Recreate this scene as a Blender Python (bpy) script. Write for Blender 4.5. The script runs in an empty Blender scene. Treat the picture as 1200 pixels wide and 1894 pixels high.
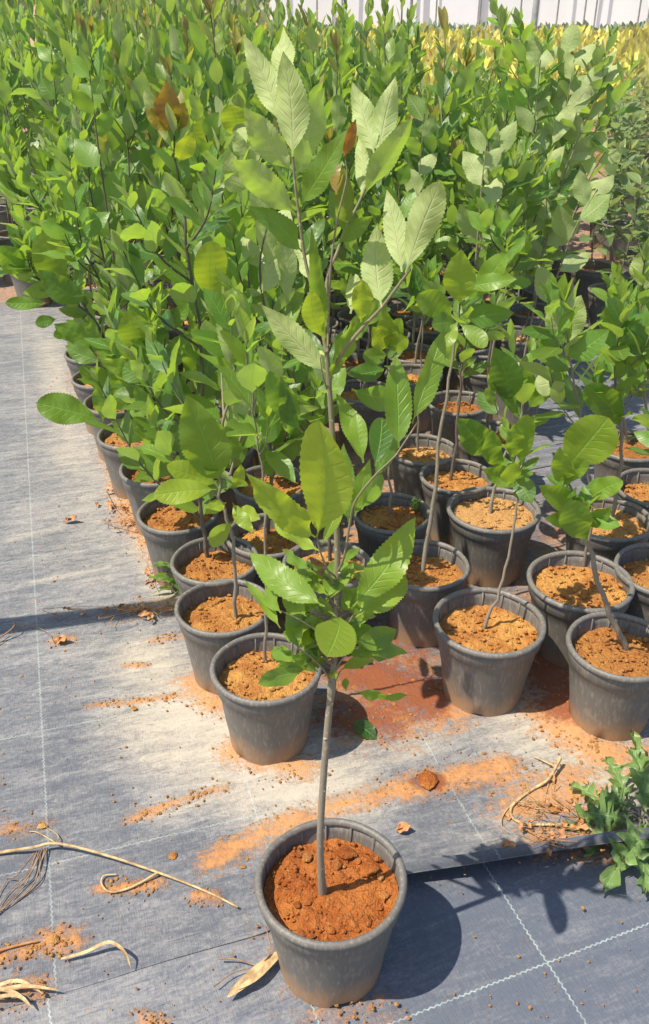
import bpy, math, random
import numpy as np
from mathutils import Vector, Matrix

# ------------------------------------------------------------------ camera, world, sun, exposure
S = bpy.context.scene
COL = S.collection
PITCH, FPX, CAMZ = math.radians(30.2), 1680.0, 1.605
cam = bpy.data.objects.new('camera', bpy.data.cameras.new('camera'))
COL.objects.link(cam)
cam.location = (0, 0, CAMZ)
cam.rotation_euler = (math.pi / 2 - PITCH, 0, 0)
cam.data.sensor_fit = 'VERTICAL'
cam.data.sensor_height = 24.0
cam.data.lens = 24.0 * FPX / 1894.0
cam.data.clip_start, cam.data.clip_end = 0.05, 2000
S.camera = cam

SUN_AZ, SUN_EL = math.radians(25), math.radians(60)     # shadows run this way from +X towards +Y
W = bpy.data.worlds.new('World'); S.world = W; W.use_nodes = True
nt = W.node_tree
sky = nt.nodes.new('ShaderNodeTexSky'); sky.sky_type = 'NISHITA'; sky.sun_disc = False
sky.sun_elevation = SUN_EL
sky.sun_rotation = math.atan2(-math.cos(SUN_AZ), -math.sin(SUN_AZ)) % (2 * math.pi)
nt.links.new(sky.outputs[0], nt.nodes['Background'].inputs[0])
nt.nodes['Background'].inputs[1].default_value = 0.13
sl = bpy.data.lights.new('sun', 'SUN'); sl.energy = 5.0; sl.angle = math.radians(0.5); sl.color = (1, 0.92, 0.78)
so = bpy.data.objects.new('sun', sl); COL.objects.link(so)
sd = Vector((math.cos(SUN_AZ) * math.cos(SUN_EL), math.sin(SUN_AZ) * math.cos(SUN_EL), -math.sin(SUN_EL)))
so.rotation_euler = sd.to_track_quat('-Z', 'Y').to_euler()
so.location = (-4, -2, 8)
S.view_settings.view_transform = 'Standard'; S.view_settings.look = 'None'
S.view_settings.exposure = 0.64; S.view_settings.gamma = 1

# ------------------------------------------------------------------ helpers
def ray(px, py):
    u, v = (px - 600) / FPX, (py - 947) / FPX
    return Vector((u, math.cos(PITCH) - v * math.sin(PITCH), -(math.sin(PITCH) + v * math.cos(PITCH))))

def atz(px, py, z=0.0):
    d = ray(px, py)
    return Vector((0, 0, CAMZ)) + d * ((z - CAMZ) / d.z)

def aty(px, py, y):
    d = ray(px, py)
    return Vector((0, 0, CAMZ)) + d * (y / d.y)

def tag(o, label=None, cat=None, group=None, kind=None):
    if label: o['label'] = label
    if cat: o['category'] = cat
    if group: o['group'] = group
    if kind: o['kind'] = kind
    return o

def empty(name, loc):
    o = bpy.data.objects.new(name, None); COL.objects.link(o)
    o.location = loc; o.empty_display_size = 0.1
    return o

class MB:
    """collects vertices, faces, uvs and a tint colour per vertex"""
    def __init__(s):
        s.v, s.f, s.uv, s.c, s.n = [], [], [], [], 0
    def add(s, v, f, uv=None, c=None):
        v = np.asarray(v, float); k = len(v)
        s.v.append(v)
        s.f.extend([tuple(i + s.n for i in q) for q in f])
        s.uv.append(np.zeros((k, 2)) if uv is None else np.asarray(uv, float))
        s.c.append(np.tile(np.array([0.5, 0, 0, 1.0]) if c is None else np.asarray(c, float), (k, 1)))
        s.n += k
    def mesh(s, name, smooth=True):
        me = bpy.data.meshes.new(name)
        V = np.concatenate(s.v); me.from_pydata(V.tolist(), [], s.f)
        uv = np.concatenate(s.uv); c = np.concatenate(s.c)
        lv = np.empty(len(me.loops), int); me.loops.foreach_get('vertex_index', lv)
        me.uv_layers.new(name='UVMap').data.foreach_set('uv', uv[lv].ravel())
        at = me.color_attributes.new('tint', 'FLOAT_COLOR', 'POINT'); at.data.foreach_set('color', c.ravel())
        if smooth: me.polygons.foreach_set('use_smooth', [True] * len(me.polygons))
        me.update()
        return me
    def build(s, name, mat, parent=None, smooth=True):
        return link(name, s.mesh(name, smooth), mat, parent)

def link(name, me, mat, parent=None):
    if mat is not None and not me.materials: me.materials.append(mat)
    o = bpy.data.objects.new(name, me); COL.objects.link(o)
    if parent is not None: o.parent = parent
    return o

def tube(mb, pts, rad, sides=6, c=None, cap=True):
    P = [np.array(p, float) for p in pts]; n = len(P)
    if not hasattr(rad, '__len__'): rad = [rad] * n
    V = []; up = np.array([0.31, 0.83, 0.46])
    for i, p in enumerate(P):
        d = P[min(i + 1, n - 1)] - P[max(i - 1, 0)]
        d = d / (np.linalg.norm(d) + 1e-9)
        a = np.cross(d, up); a /= np.linalg.norm(a) + 1e-9; b = np.cross(d, a)
        for k in range(sides):
            t = 2 * math.pi * k / sides
            V.append(p + rad[i] * (math.cos(t) * a + math.sin(t) * b))
    F = []
    for i in range(n - 1):
        for k in range(sides):
            q = (k + 1) % sides
            F.append((i * sides + k, (i + 1) * sides + k, (i + 1) * sides + q, i * sides + q))
    if cap: F.append(tuple((n - 1) * sides + k for k in range(sides)))
    mb.add(V, F, c=c)

def smooth_line(pts, k=5):
    """Catmull-Rom through the points"""
    P = [np.array(p, float) for p in pts]
    if len(P) < 3: return P
    P = [2 * P[0] - P[1]] + P + [2 * P[-1] - P[-2]]
    out = []
    for i in range(1, len(P) - 2):
        for j in range(k):
            t = j / k
            out.append(.5 * ((2 * P[i]) + (-P[i - 1] + P[i + 1]) * t + (2 * P[i - 1] - 5 * P[i] + 4 * P[i + 1] - P[i + 2]) * t * t
                             + (-P[i - 1] + 3 * P[i] - 3 * P[i + 1] + P[i + 2]) * t ** 3))
    out.append(P[-2])
    return out

LODS = {0: (44, 6), 1: (18, 4), 2: (8, 2)}
def leaf_profile(v, kind):
    if kind == 0:      # elliptic with a drawn-out tip
        p = np.clip(v, 0, 1) ** .80 * (1 - np.clip(v, 0, 1)) ** 1.02
        return p / .2846
    if kind == 1:      # obovate, blunt
        p = np.clip(v, 0, 1) ** .95 * (1 - np.clip(v, 0, 1)) ** .62
        return p / .3534
    p = np.clip(v, 0, 1) ** .7 * (1 - np.clip(v, 0, 1)) ** .7
    return p / .379
def leaf(mb, base, tip, nrm, width, rng, curl=.12, fold=.18, lod=1, tint=(.5, 0, 0), kind=0, serr=.07, petiole=.07, wave=.03, twist=0.0):
    base, tip, nrm = (np.array(x, float) for x in (base, tip, nrm))
    a = tip - base; L = np.linalg.norm(a) + 1e-9; a /= L
    n = nrm - a * np.dot(nrm, a); n /= np.linalg.norm(n) + 1e-9
    s = np.cross(a, n)
    nu, nv = LODS[lod]
    v = np.linspace(0, 1, nu + 1)
    vv = np.clip((v - petiole) / (1 - petiole), 0, 1)
    hw = width / 2 * leaf_profile(vv, kind)
    hw = np.maximum(hw, .0012 if lod < 2 else .0015); hw[-1] = .0004
    X = np.linspace(-1, 1, nv + 1)
    if lod < 2:
        tooth = np.where(np.arange(nu + 1) % 2 == 0, 1.0, 1 - serr)
    else:
        tooth = np.ones(nu + 1)
    ph, fr = rng.uniform(0, 6.28), rng.uniform(1.2, 2.6)
    sk = rng.uniform(-.06, .06)
    V = np.empty((nu + 1, nv + 1, 3)); UV = np.empty((nu + 1, nv + 1, 2))
    for j, x in enumerate(X):
        k = hw * x * (tooth if abs(x) > .99 else 1)
        hgt = fold * np.abs(k) - curl * L * (v ** 2 - v * .35) + wave * L * math.copysign(1, x) * (abs(x) ** 1.5) * np.sin(ph + v * 6.28 * fr) * np.minimum(1, 4 * hw / width)
        if lod < 2: hgt = hgt + .006 * L * np.sin(v * 6.28 * 9 - abs(x) * 5) * (abs(x) * (1 - abs(x))) * 2
        side = sk * L * np.sin(v * math.pi)
        tw = twist * v
        sx = np.cos(tw)[:, None] * s + np.sin(tw)[:, None] * n
        V[:, j] = base + np.outer(v * L, a) + sx * k[:, None] + np.outer(hgt, n) + np.outer(side, s)
        UV[:, j, 0] = .5 + x * .5; UV[:, j, 1] = vv
    m = nv + 1
    F = [(i * m + j, i * m + j + 1, (i + 1) * m + j + 1, (i + 1) * m + j) for i in range(nu) for j in range(nv)]
    mb.add(V.reshape(-1, 3), F, UV.reshape(-1, 2), (tint[0], tint[1], tint[2], 1))

# value noise for masks
_rs = np.random.RandomState(7); _G = _rs.rand(256, 256)
def vnoise(x, y):
    xi, yi = np.floor(x).astype(int), np.floor(y).astype(int); fx, fy = x - xi, y - yi
    fx = fx * fx * (3 - 2 * fx); fy = fy * fy * (3 - 2 * fy)
    g = lambda a, b: _G[a % 256, b % 256]
    return (g(xi, yi) * (1 - fx) + g(xi + 1, yi) * fx) * (1 - fy) + (g(xi, yi + 1) * (1 - fx) + g(xi + 1, yi + 1) * fx) * fy
def fbm(x, y, o=4):
    r = 0; a = .5
    for i in range(o):
        r = r + a * vnoise(x + 17 * i, y + 31 * i); x, y, a = x * 2.03, y * 2.03, a * .5
    return r / (1 - .5 ** o)

# ------------------------------------------------------------------ materials
class NB:
    def __init__(s, name):
        s.m = bpy.data.materials.new(name); s.m.use_nodes = True
        s.t = s.m.node_tree; s.b = s.t.nodes['Principled BSDF']; s.out = s.t.nodes['Material Output']
    def n(s, typ, **kw):
        o = s.t.nodes.new(typ)
        for k, v in kw.items(): setattr(o, k, v)
        return o
    def l(s, a, b): s.t.links.new(a, b)
    def val(s, sock, x):
        if hasattr(x, 'is_linked') or hasattr(x, 'links'): s.l(x, sock)
        else: sock.default_value = x
    def math(s, op, a, b=0.0, c=0.0, clamp=False):
        o = s.n('ShaderNodeMath', operation=op, use_clamp=clamp)
        for k, x in enumerate((a, b, c)): s.val(o.inputs[k], x)
        return o.outputs[0]
    def mix(s, f, a, b, blend='MIX'):
        o = s.n('ShaderNodeMix', data_type='RGBA', blend_type=blend)
        s.val(o.inputs[0], f)
        for k, x in ((6, a), (7, b)):
            if isinstance(x, tuple): o.inputs[k].default_value = (*x, 1) if len(x) == 3 else x
            else: s.l(x, o.inputs[k])
        return o.outputs[2]
    def step(s, x, lo, hi):
        o = s.n('ShaderNodeMapRange', interpolation_type='SMOOTHSTEP')
        s.val(o.inputs[0], x); s.val(o.inputs[1], lo); s.val(o.inputs[2], hi)
        return o.outputs[0]
    def noise(s, vec, scale, detail=4, rough=.55, dist=0.0):
        o = s.n('ShaderNodeTexNoise'); o.inputs['Scale'].default_value = scale; o.inputs['Detail'].default_value = detail
        o.inputs['Roughness'].default_value = rough; o.inputs['Distortion'].default_value = dist
        if vec is not None: s.l(vec, o.inputs['Vector'])
        return o.outputs[0]
    def coord(s, k='Object'): return s.n('ShaderNodeTexCoord').outputs[k]
    def mapping(s, vec, scale=(1, 1, 1), rot=(0, 0, 0)):
        o = s.n('ShaderNodeMapping'); o.inputs['Scale'].default_value = scale; o.inputs['Rotation'].default_value = rot
        s.l(vec, o.inputs['Vector']); return o.outputs[0]
    def bump(s, h, strength=.3, dist=.01):
        o = s.n('ShaderNodeBump'); o.inputs['Strength'].default_value = strength; o.inputs['Distance'].default_value = dist
        s.l(h, o.inputs['Height']); s.l(o.outputs[0], s.b.inputs['Normal']); return o.outputs[0]
    def base(s, c): s.val(s.b.inputs['Base Color'], (*c, 1) if isinstance(c, tuple) and len(c) == 3 else c)
    def rough(s, r): s.val(s.b.inputs['Roughness'], r)

def leaf_material(name, dark, mid, young, under, trans, red=(.34, .11, .035)):
    m = NB(name)
    uv = m.n('ShaderNodeSeparateXYZ'); m.l(m.n('ShaderNodeUVMap').outputs[0], uv.inputs[0])
    u, v = uv.outputs[0], uv.outputs[1]
    s = m.math('ABSOLUTE', m.math('MULTIPLY_ADD', u, 2, -1))
    midrib = m.math('SUBTRACT', 1, m.step(s, .02, .075))
    tn = m.n('ShaderNodeSeparateColor'); at = m.n('ShaderNodeAttribute', attribute_name='tint'); m.l(at.outputs['Color'], tn.inputs[0])
    wob = m.math('MULTIPLY_ADD', m.noise(m.coord('Object'), 45, 2), .07, v)
    q = m.math('FRACT', m.math('SUBTRACT', m.math('MULTIPLY', wob, m.math('MULTIPLY_ADD', tn.outputs[0], 3.0, 6.5)), m.math('MULTIPLY', m.math('POWER', s, .85), 1.7)))
    d = m.math('ABSOLUTE', m.math('SUBTRACT', q, .5))
    lat = m.math('MULTIPLY', m.math('SUBTRACT', 1, m.step(d, .02, .13)), m.math('SUBTRACT', 1, m.step(s, .55, .98)))
    vein = m.math('MAXIMUM', midrib, m.math('MULTIPLY', lat, .55))
    var, yng, rd = tn.outputs[0], tn.outputs[1], tn.outputs[2]
    oi = m.n('ShaderNodeObjectInfo').outputs['Random']
    nz = m.noise(m.coord('Object'), 60, 3)
    f = m.math('ADD', m.math('MULTIPLY', var, .75), m.math('MULTIPLY', nz, .35))
    f = m.math('ADD', f, m.math('MULTIPLY_ADD', oi, .5, -.32), clamp=True)
    top = m.mix(f, dark, mid)
    top = m.mix(yng, top, young)
    top = m.mix(m.math('MULTIPLY', vein, .45), top, tuple(min(1, 1.7 * x + .03) for x in mid))
    mot = m.noise(m.coord('Object'), 140, 3, .7)
    und = m.mix(m.math('ADD', m.math('MULTIPLY', m.math('POWER', f, 2.0), 1.0), m.math('MULTIPLY_ADD', mot, .8, -.38), clamp=True), under, tuple(x * y for x, y in zip(under, (.30, .46, .22))))
    und = m.mix(m.math('MULTIPLY', m.math('SUBTRACT', m.step(d, .10, .22), m.step(d, .22, .34)), .35), und, tuple(x * .55 for x in under))
    und = m.mix(m.math('MULTIPLY', yng, .4), und, young)
    und = m.mix(m.math('MULTIPLY', vein, .75), und, (.52, .52, .30))
    bf = m.n('ShaderNodeNewGeometry').outputs['Backfacing']
    c = m.mix(bf, top, und)
    c = m.mix(rd, c, red)
    # small brown specks and burnt bits
    sp = m.step(m.noise(m.coord('Object'), 33, 2), .74, .78)
    c = m.mix(m.math('MULTIPLY', sp, .5), c, (.18, .12, .04))
    eb = m.math('MULTIPLY_ADD', m.math('POWER', s, 5.0), .42, m.math('MULTIPLY', m.math('POWER', v, 8.0), .40))
    eb = m.step(m.math('MULTIPLY_ADD', m.noise(m.coord('Object'), 21, 3, .6), .9, eb), .95, 1.0)
    c = m.mix(m.math('MULTIPLY', eb, .85), c, (.30, .16, .055))
    m.base(c)
    m.val(m.b.inputs['Roughness'], m.math('MULTIPLY_ADD', bf, .25, m.math('MULTIPLY_ADD', nz, .2, .32)))
    m.b.inputs['Specular IOR Level'].default_value = .5
    h = m.math('ADD', m.math('MULTIPLY', vein, m.math('MULTIPLY_ADD', bf, 2.0, -1.0)), m.math('MULTIPLY', nz, .5))
    m.bump(h, .5, .002)
    tr = m.n('ShaderNodeBsdfTranslucent')
    tc = m.mix(yng, trans, tuple(min(1, a * b) for a, b in zip(trans, (1.5, 1.1, .8))))
    tc = m.mix(rd, tc, (.45, .07, .02))
    tc = m.mix(m.math('MULTIPLY', vein, .35), tc, tuple(x * .45 for x in trans))
    m.l(tc, tr.inputs[0])
    mx = m.n('ShaderNodeMixShader'); mx.inputs[0].default_value = .41
    m.l(m.b.outputs[0], mx.inputs[1]); m.l(tr.outputs[0], mx.inputs[2]); m.l(mx.outputs[0], m.out.inputs[0])
    return m.m

LEAF = leaf_material('sapling leaf', (.020, .076, .017), (.135, .270, .030), (.34, .42, .032), (.45, .52, .23), (.38, .60, .032))
LEAF2 = leaf_material('dull leaf', (.09, .16, .06), (.19, .28, .10), (.36, .40, .08), (.36, .42, .27), (.34, .46, .11))
GOLD = leaf_material('golden leaf', (.46, .47, .05), (.76, .71, .09), (.84, .78, .14), (.55, .50, .2), (.55, .5, .08))
BLUEG = leaf_material('blue green leaf', (.10, .17, .10), (.18, .28, .17), (.22, .32, .18), (.2, .3, .2), (.15, .25, .1))
WEED = leaf_material('weed leaf', (.12, .21, .06), (.26, .38, .13), (.2, .32, .08), (.22, .32, .14), (.22, .38, .06))

def mk_stem(name, low, high):
    m = NB(name)
    c = m.coord('Object'); g = m.n('ShaderNodeSeparateXYZ'); m.l(c, g.inputs[0])
    z = m.step(g.outputs[2], .45, 1.15)
    col = m.mix(z, low, high)
    st = m.noise(m.mapping(c, (60, 60, 9)), 4, 4)
    col = m.mix(m.math('MULTIPLY', st, .7), col, tuple(x * .45 for x in low))
    sp = m.step(m.noise(c, 160, 2), .62, .68)
    col = m.mix(m.math('MULTIPLY', sp, .5), col, tuple(min(1, x * 1.7) for x in low))
    m.base(col); m.rough(.75); m.bump(st, .4, .002)
    return m.m
STEM = mk_stem('bark', (.27, .23, .17), (.22, .20, .10))
STEM_DARK = mk_stem('dark twig', (.15, .115, .08), (.10, .09, .045))

def mk_soil(name, a, b, pale):
    m = NB(name); c = m.coord('Object'); oi = m.n('ShaderNodeObjectInfo').outputs['Random']
    n1 = m.noise(c, 14, 6, .65); n2 = m.noise(c, 90, 5, .7); n3 = m.noise(c, 230, 3, .6)
    col = m.mix(m.step(n1, .35, .65), a, b)
    col = m.mix(m.math('MULTIPLY', m.step(oi, .25, .85), .9), col, tuple(x * .85 for x in a))
    oj = m.math('FRACT', m.math('MULTIPLY', oi, 7.31))
    col = m.mix(m.math('MULTIPLY', m.step(oj, .45, 1.0), .5), col, pale)
    col = m.mix(m.math('MULTIPLY', m.step(n2, .5, .75), .5), col, pale)
    col = m.mix(m.math('MULTIPLY', m.step(n3, .3, .1), .8), col, tuple(x * .35 for x in a))
    m.base(col); m.rough(.95); m.b.inputs['Specular IOR Level'].default_value = .15
    h = m.math('ADD', n2, m.math('MULTIPLY', n3, .5))
    m.bump(h, 1.0, .016)
    return m.m
SOIL = mk_soil('ochre soil', (.44, .165, .042), (.66, .34, .09), (.80, .52, .21))
SOIL_RED = mk_soil('red soil', (.36, .095, .020), (.52, .18, .042), (.66, .36, .13))

def mk_pot():
    m = NB('grey plastic'); c = m.coord('Object'); oi = m.n('ShaderNodeObjectInfo').outputs['Random']
    g = m.n('ShaderNodeSeparateXYZ'); m.l(c, g.inputs[0])
    off = m.n('ShaderNodeVectorMath', operation='ADD'); m.l(c, off.inputs[0])
    cm = m.n('ShaderNodeCombineXYZ')
    for k in range(3): m.l(m.math('MULTIPLY', oi, 37.0), cm.inputs[k])
    m.l(cm.outputs[0], off.inputs[1]); cc = off.outputs[0]
    n1 = m.noise(cc, 9, 5, .6); n2 = m.noise(m.mapping(cc, (30, 30, 5)), 5, 4, .6); n3 = m.noise(cc, 120, 3)
    col = m.mix(n1, (.088, .082, .074), (.155, .142, .125))
    col = m.mix(m.math('MULTIPLY', m.step(n2, .48, .75), .7), col, (.27, .235, .19))
    z = m.math('ADD', g.outputs[2], m.math('MULTIPLY_ADD', n1, .16, -.08))
    d = m.math('SUBTRACT', 1, m.step(z, .0, .10))
    d = m.math('MULTIPLY', d, m.math('MULTIPLY_ADD', n3, .7, .5), clamp=True)
    col = m.mix(m.math('MULTIPLY', d, .85), col, (.36, .20, .095))
    lo = m.step(m.noise(cc, 24, 3), .62, .72)
    col = m.mix(m.math('MULTIPLY', lo, .35), col, (.30, .22, .15))
    m.base(col); m.rough(m.math('MULTIPLY_ADD', n1, .3, .42)); m.bump(n3, .08, .002)
    return m.m
POT = mk_pot()

def mk_mat(name, fabric, dusty, stain):
    """woven ground cover: seams, weave, dust and soil stains"""
    m = NB(name); c = m.coord('Object')
    g = m.n('ShaderNodeSeparateXYZ'); m.l(c, g.inputs[0]); X, Y = g.outputs[0], g.outputs[1]
    weave = m.noise(m.mapping(c, (420, 45, 1)), 1, 3, .6)
    weave2 = m.noise(m.mapping(c, (60, 500, 1)), 1, 2, .6)
    big = m.noise(c, 3.2, 6, .62); st = m.noise(m.mapping(c, (1.6, 19, 1)), 1.6, 7, .66, .3)
    fine = m.noise(c, 70, 5, .7)
    col = m.mix(m.math('MULTIPLY_ADD', weave, .6, m.math('MULTIPLY', weave2, .4)), tuple(x * .6 for x in fabric), tuple(x * 1.4 for x in fabric))
    at = m.n('ShaderNodeAttribute', attribute_name='tint'); tn = m.n('ShaderNodeSeparateColor'); m.l(at.outputs['Color'], tn.inputs[0])
    soil, dust = tn.outputs[0], tn.outputs[1]
    df = m.math('ADD', dust, m.math('MULTIPLY_ADD', big, .6, -.3))
    spk = m.noise(m.mapping(c, (60, 130, 1)), 1.3, 5, .75)
    df = m.math('ADD', df, m.math('MULTIPLY_ADD', spk, 1.0, -.5))
    df = m.math('ADD', df, m.math('MULTIPLY_ADD', st, .7, -.35))
    scr = m.step(m.noise(m.mapping(c, (7, 120, 1)), 1.5, 4, .6, .4), .60, .72)
    df = m.math('SUBTRACT', df, m.math('MULTIPLY', scr, .35))
    df = m.math('ADD', df, m.math('MULTIPLY_ADD', weave, .5, -.25))
    med = m.noise(m.mapping(c, (7, 20, 1)), 2.0, 8, .74, 1.2)
    df = m.math('ADD', df, m.math('MULTIPLY_ADD', med, 1.3, -.65))
    df = m.step(df, .0, 1.15)
    col = m.mix(m.math('MULTIPLY', df, dusty), col, m.mix(m.step(dust, .35, .75), (.36, .34, .32), (.45, .395, .315)))
    # seams some 0.43 m apart both ways, sewn in zigzag
    def seam(A, B, off, per):
        zz = m.math('PINGPONG', B, .006); zz = m.math('MULTIPLY_ADD', zz, .55, -.0016)
        a = m.math('ADD', m.math('ADD', A, off), zz)
        a = m.math('ABSOLUTE', m.math('SUBTRACT', m.math('FRACT', m.math('DIVIDE', a, per)), .5))
        return m.math('SUBTRACT', 1, m.step(a, .0016, .0052))
    sm = m.math('MAXIMUM', seam(X, Y, .4035 if stain else -.1045, .447), seam(Y, X, .045 if stain else .187, .41))
    sm = m.math('MULTIPLY', sm, m.math('MULTIPLY_ADD', m.step(fine, .35, .62), .55, .35))
    col = m.mix(m.math('MULTIPLY', sm, .5 if stain else .75), col, (.40, .48, .45))
    # soil
    sf = m.math('ADD', soil, m.math('MULTIPLY_ADD', fine, 1.7, -.85))
    sf = m.math('ADD', sf, m.math('MULTIPLY_ADD', big, .4, -.2))
    sf = m.math('ADD', sf, m.math('MULTIPLY_ADD', m.noise(m.mapping(c, (9, 22, 1)), 1.5, 6, .7, .8), 1.6, -.85))
    sf = m.step(sf, .22, .95)
    sc = m.mix(m.noise(c, 18, 5, .65), (.36, .13, .035), (.55, .26, .08))
    sc = m.mix(m.math('MULTIPLY', m.math('MULTIPLY', dust, med), .5), sc, (.52, .38, .23))
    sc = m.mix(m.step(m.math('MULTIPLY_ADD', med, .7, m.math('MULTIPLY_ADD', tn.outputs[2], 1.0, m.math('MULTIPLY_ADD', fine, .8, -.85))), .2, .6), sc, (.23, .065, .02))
    col = m.mix(m.math('MULTIPLY', sf, .95), col, sc)
    m.base(col); m.rough(m.math('MULTIPLY_ADD', sf, .25, .62)); m.b.inputs['Specular IOR Level'].default_value = .35
    h = m.math('ADD', m.math('MULTIPLY', weave, .25), m.math('ADD', m.math('MULTIPLY', big, .8), m.math('MULTIPLY', m.math('MULTIPLY', sf, fine), 2.2)))
    m.bump(h, .5, .008)
    return m.m
MAT_A = mk_mat('woven ground cover dusty', (.085, .092, .11), .9, True)
MAT_B = mk_mat('woven ground cover clean', (.085, .097, .125), .7, False)

def plain(name, a, b, scale=20, rough=.8, bump=.3, stretch=(1, 1, 1)):
    m = NB(name); c = m.coord('Object'); n = m.noise(m.mapping(c, stretch), scale, 5, .6)
    m.base(m.mix(m.step(n, .3, .7), a, b)); m.rough(rough); m.bump(n, bump, .004)
    return m.m
EARTH = plain('bare earth', (.30, .17, .08), (.42, .27, .14), 3, .95)
STRAW = plain('dry straw', (.27, .17, .075), (.56, .41, .21), 60, .8)
RUST = plain('dry leaf', (.30, .12, .04), (.48, .25, .10), 50, .85)
TWIG = plain('dry twig', (.17, .09, .05), (.33, .20, .11), 70, .85)
WHITEWALL = plain('white plastic sheet', (.86, .87, .87), (.9, .9, .9), 2, .5, .05)
WHITEPAN = plain('bright plastic sheet', (.86, .87, .89), (.9, .9, .92), 2, .45, .05)
STEEL = plain('grey steel', (.22, .23, .24), (.34, .35, .36), 12, .5, .1)
TIMBER = plain('grey timber', (.20, .15, .10), (.32, .25, .18), 8, .85, .4, (4, 4, .6))

# ------------------------------------------------------------------ pots and soil (shared meshes)
def lathe(mb, prof, n=48, notch=None):
    V = []
    for (r, z) in prof:
        for k in range(n):
            t = 2 * math.pi * k / n
            V.append((r * math.cos(t), r * math.sin(t), z))
    F = [(i * n + k, i * n + (k + 1) % n, (i + 1) * n + (k + 1) % n, (i + 1) * n + k) for i in range(len(prof) - 1) for k in range(n)]
    if notch:
        V = [list(p) for p in V]
        for k in range(n):
            if any((k - q) % n < w for q, w in notch):
                V[k][2] += .011
    mb.add(V, F)
def pot_mesh(seed):
    mb = MB(); rr = random.Random(seed)
    lathe(mb, [(.0965, 0), (.098, .012), (.1015, .05), (.109, .10), (.1165, .15), (.122, .183), (.1265, .188), (.1275, .208), (.129, .224),
               (.126, .224), (.1235, .205), (.121, .185), (.114, .15), (.108, .12)], 64, [(4, 3), (17, 3), (30, 3), (45, 4), (56, 3)])
    bot = [(.0955 * math.cos(2 * math.pi * k / 48), .0955 * math.sin(2 * math.pi * k / 48), .013) for k in range(48)]
    mb.add(bot, [tuple(range(48))])
    for k in range(16):      # moulded ribs inside the mouth
        t = 2 * math.pi * (k + .3) / 16; e = .014
        q = []
        for (r, z) in ((.1295, .226), (.1215, .224), (.1195, .188), (.124, .186)):
            for s in (-e / 2, e / 2):
                q.append((r * math.cos(t + s * 2), r * math.sin(t + s * 2), z))
        mb.add(q, [(0, 1, 3, 2), (2, 3, 5, 4), (0, 2, 4, 6), (1, 7, 5, 3)])
    me = mb.mesh('pot'); p1, p2, p3 = (rr.uniform(0, 6.28) for _ in range(3)); dents = [(rr.uniform(0, 6.28), rr.uniform(.05, .17), rr.uniform(.002, .0045)) for _ in range(3)]
    for v in me.vertices:
        t = math.atan2(v.co.y, v.co.x); k = 1 + .006 * math.sin(2 * t + p1) * v.co.z / .22 + .003 * math.sin(3 * t + p2)
        for a, h, d in dents: k -= d / .11 * math.exp(-((math.remainder(t - a, 6.283) / .35) ** 2) - ((v.co.z - h) / .035) ** 2)
        v.co.x *= k; v.co.y *= k
    return me
def rim_mesh(seed):
    rr = random.Random(seed); mb = MB(); n, k = 72, 10
    V = []
    ph = rr.uniform(0, 6)
    for i in range(n):
        t = 2 * math.pi * i / n
        wob = .0012 * math.sin(2 * t + ph) + .0006 * math.sin(5 * t + ph * 2)
        for j in range(k):
            a = 2 * math.pi * j / k
            r = .1285 + wob + .0072 * math.cos(a); z = .2265 + wob * .7 + .0085 * math.sin(a)
            V.append((r * math.cos(t), r * math.sin(t), z))
    F = [(i * k + j, ((i + 1) % n) * k + j, ((i + 1) % n) * k + (j + 1) % k, i * k + (j + 1) % k) for i in range(n) for j in range(k)]
    mb.add(V, F); return mb.mesh('rim')
def clod(mb, p, r, rr, flat=.7, c=None):
    """a broken lump of earth: a jittered octahedron split once"""
    b = [(1, 0, 0), (-1, 0, 0), (0, 1, 0), (0, -1, 0), (0, 0, 1), (0, 0, -1)]
    f = [(0, 2, 4), (2, 1, 4), (1, 3, 4), (3, 0, 4), (2, 0, 5), (1, 2, 5), (3, 1, 5), (0, 3, 5)]
    V = [np.array(q, float) for q in b]; ed = {}; F = []
    def midp(a, d):
        key = (min(a, d), max(a, d))
        if key not in ed:
            q = V[a] + V[d]; V.append(q / np.linalg.norm(q)); ed[key] = len(V) - 1
        return ed[key]
    for (a, d, e) in f:
        x, y, z = midp(a, d), midp(d, e), midp(e, a)
        F += [(a, x, z), (d, y, x), (e, z, y), (x, y, z)]
    sx, sy, sz = rr.uniform(.7, 1.3), rr.uniform(.7, 1.3), flat * rr.uniform(.7, 1.2)
    V = [(p[0] + q[0] * r * sx * rr.uniform(.75, 1.2), p[1] + q[1] * r * sy * rr.uniform(.75, 1.2), p[2] + q[2] * r * sz * rr.uniform(.75, 1.2)) for q in V]
    mb.add(V, F, c=c)
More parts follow.
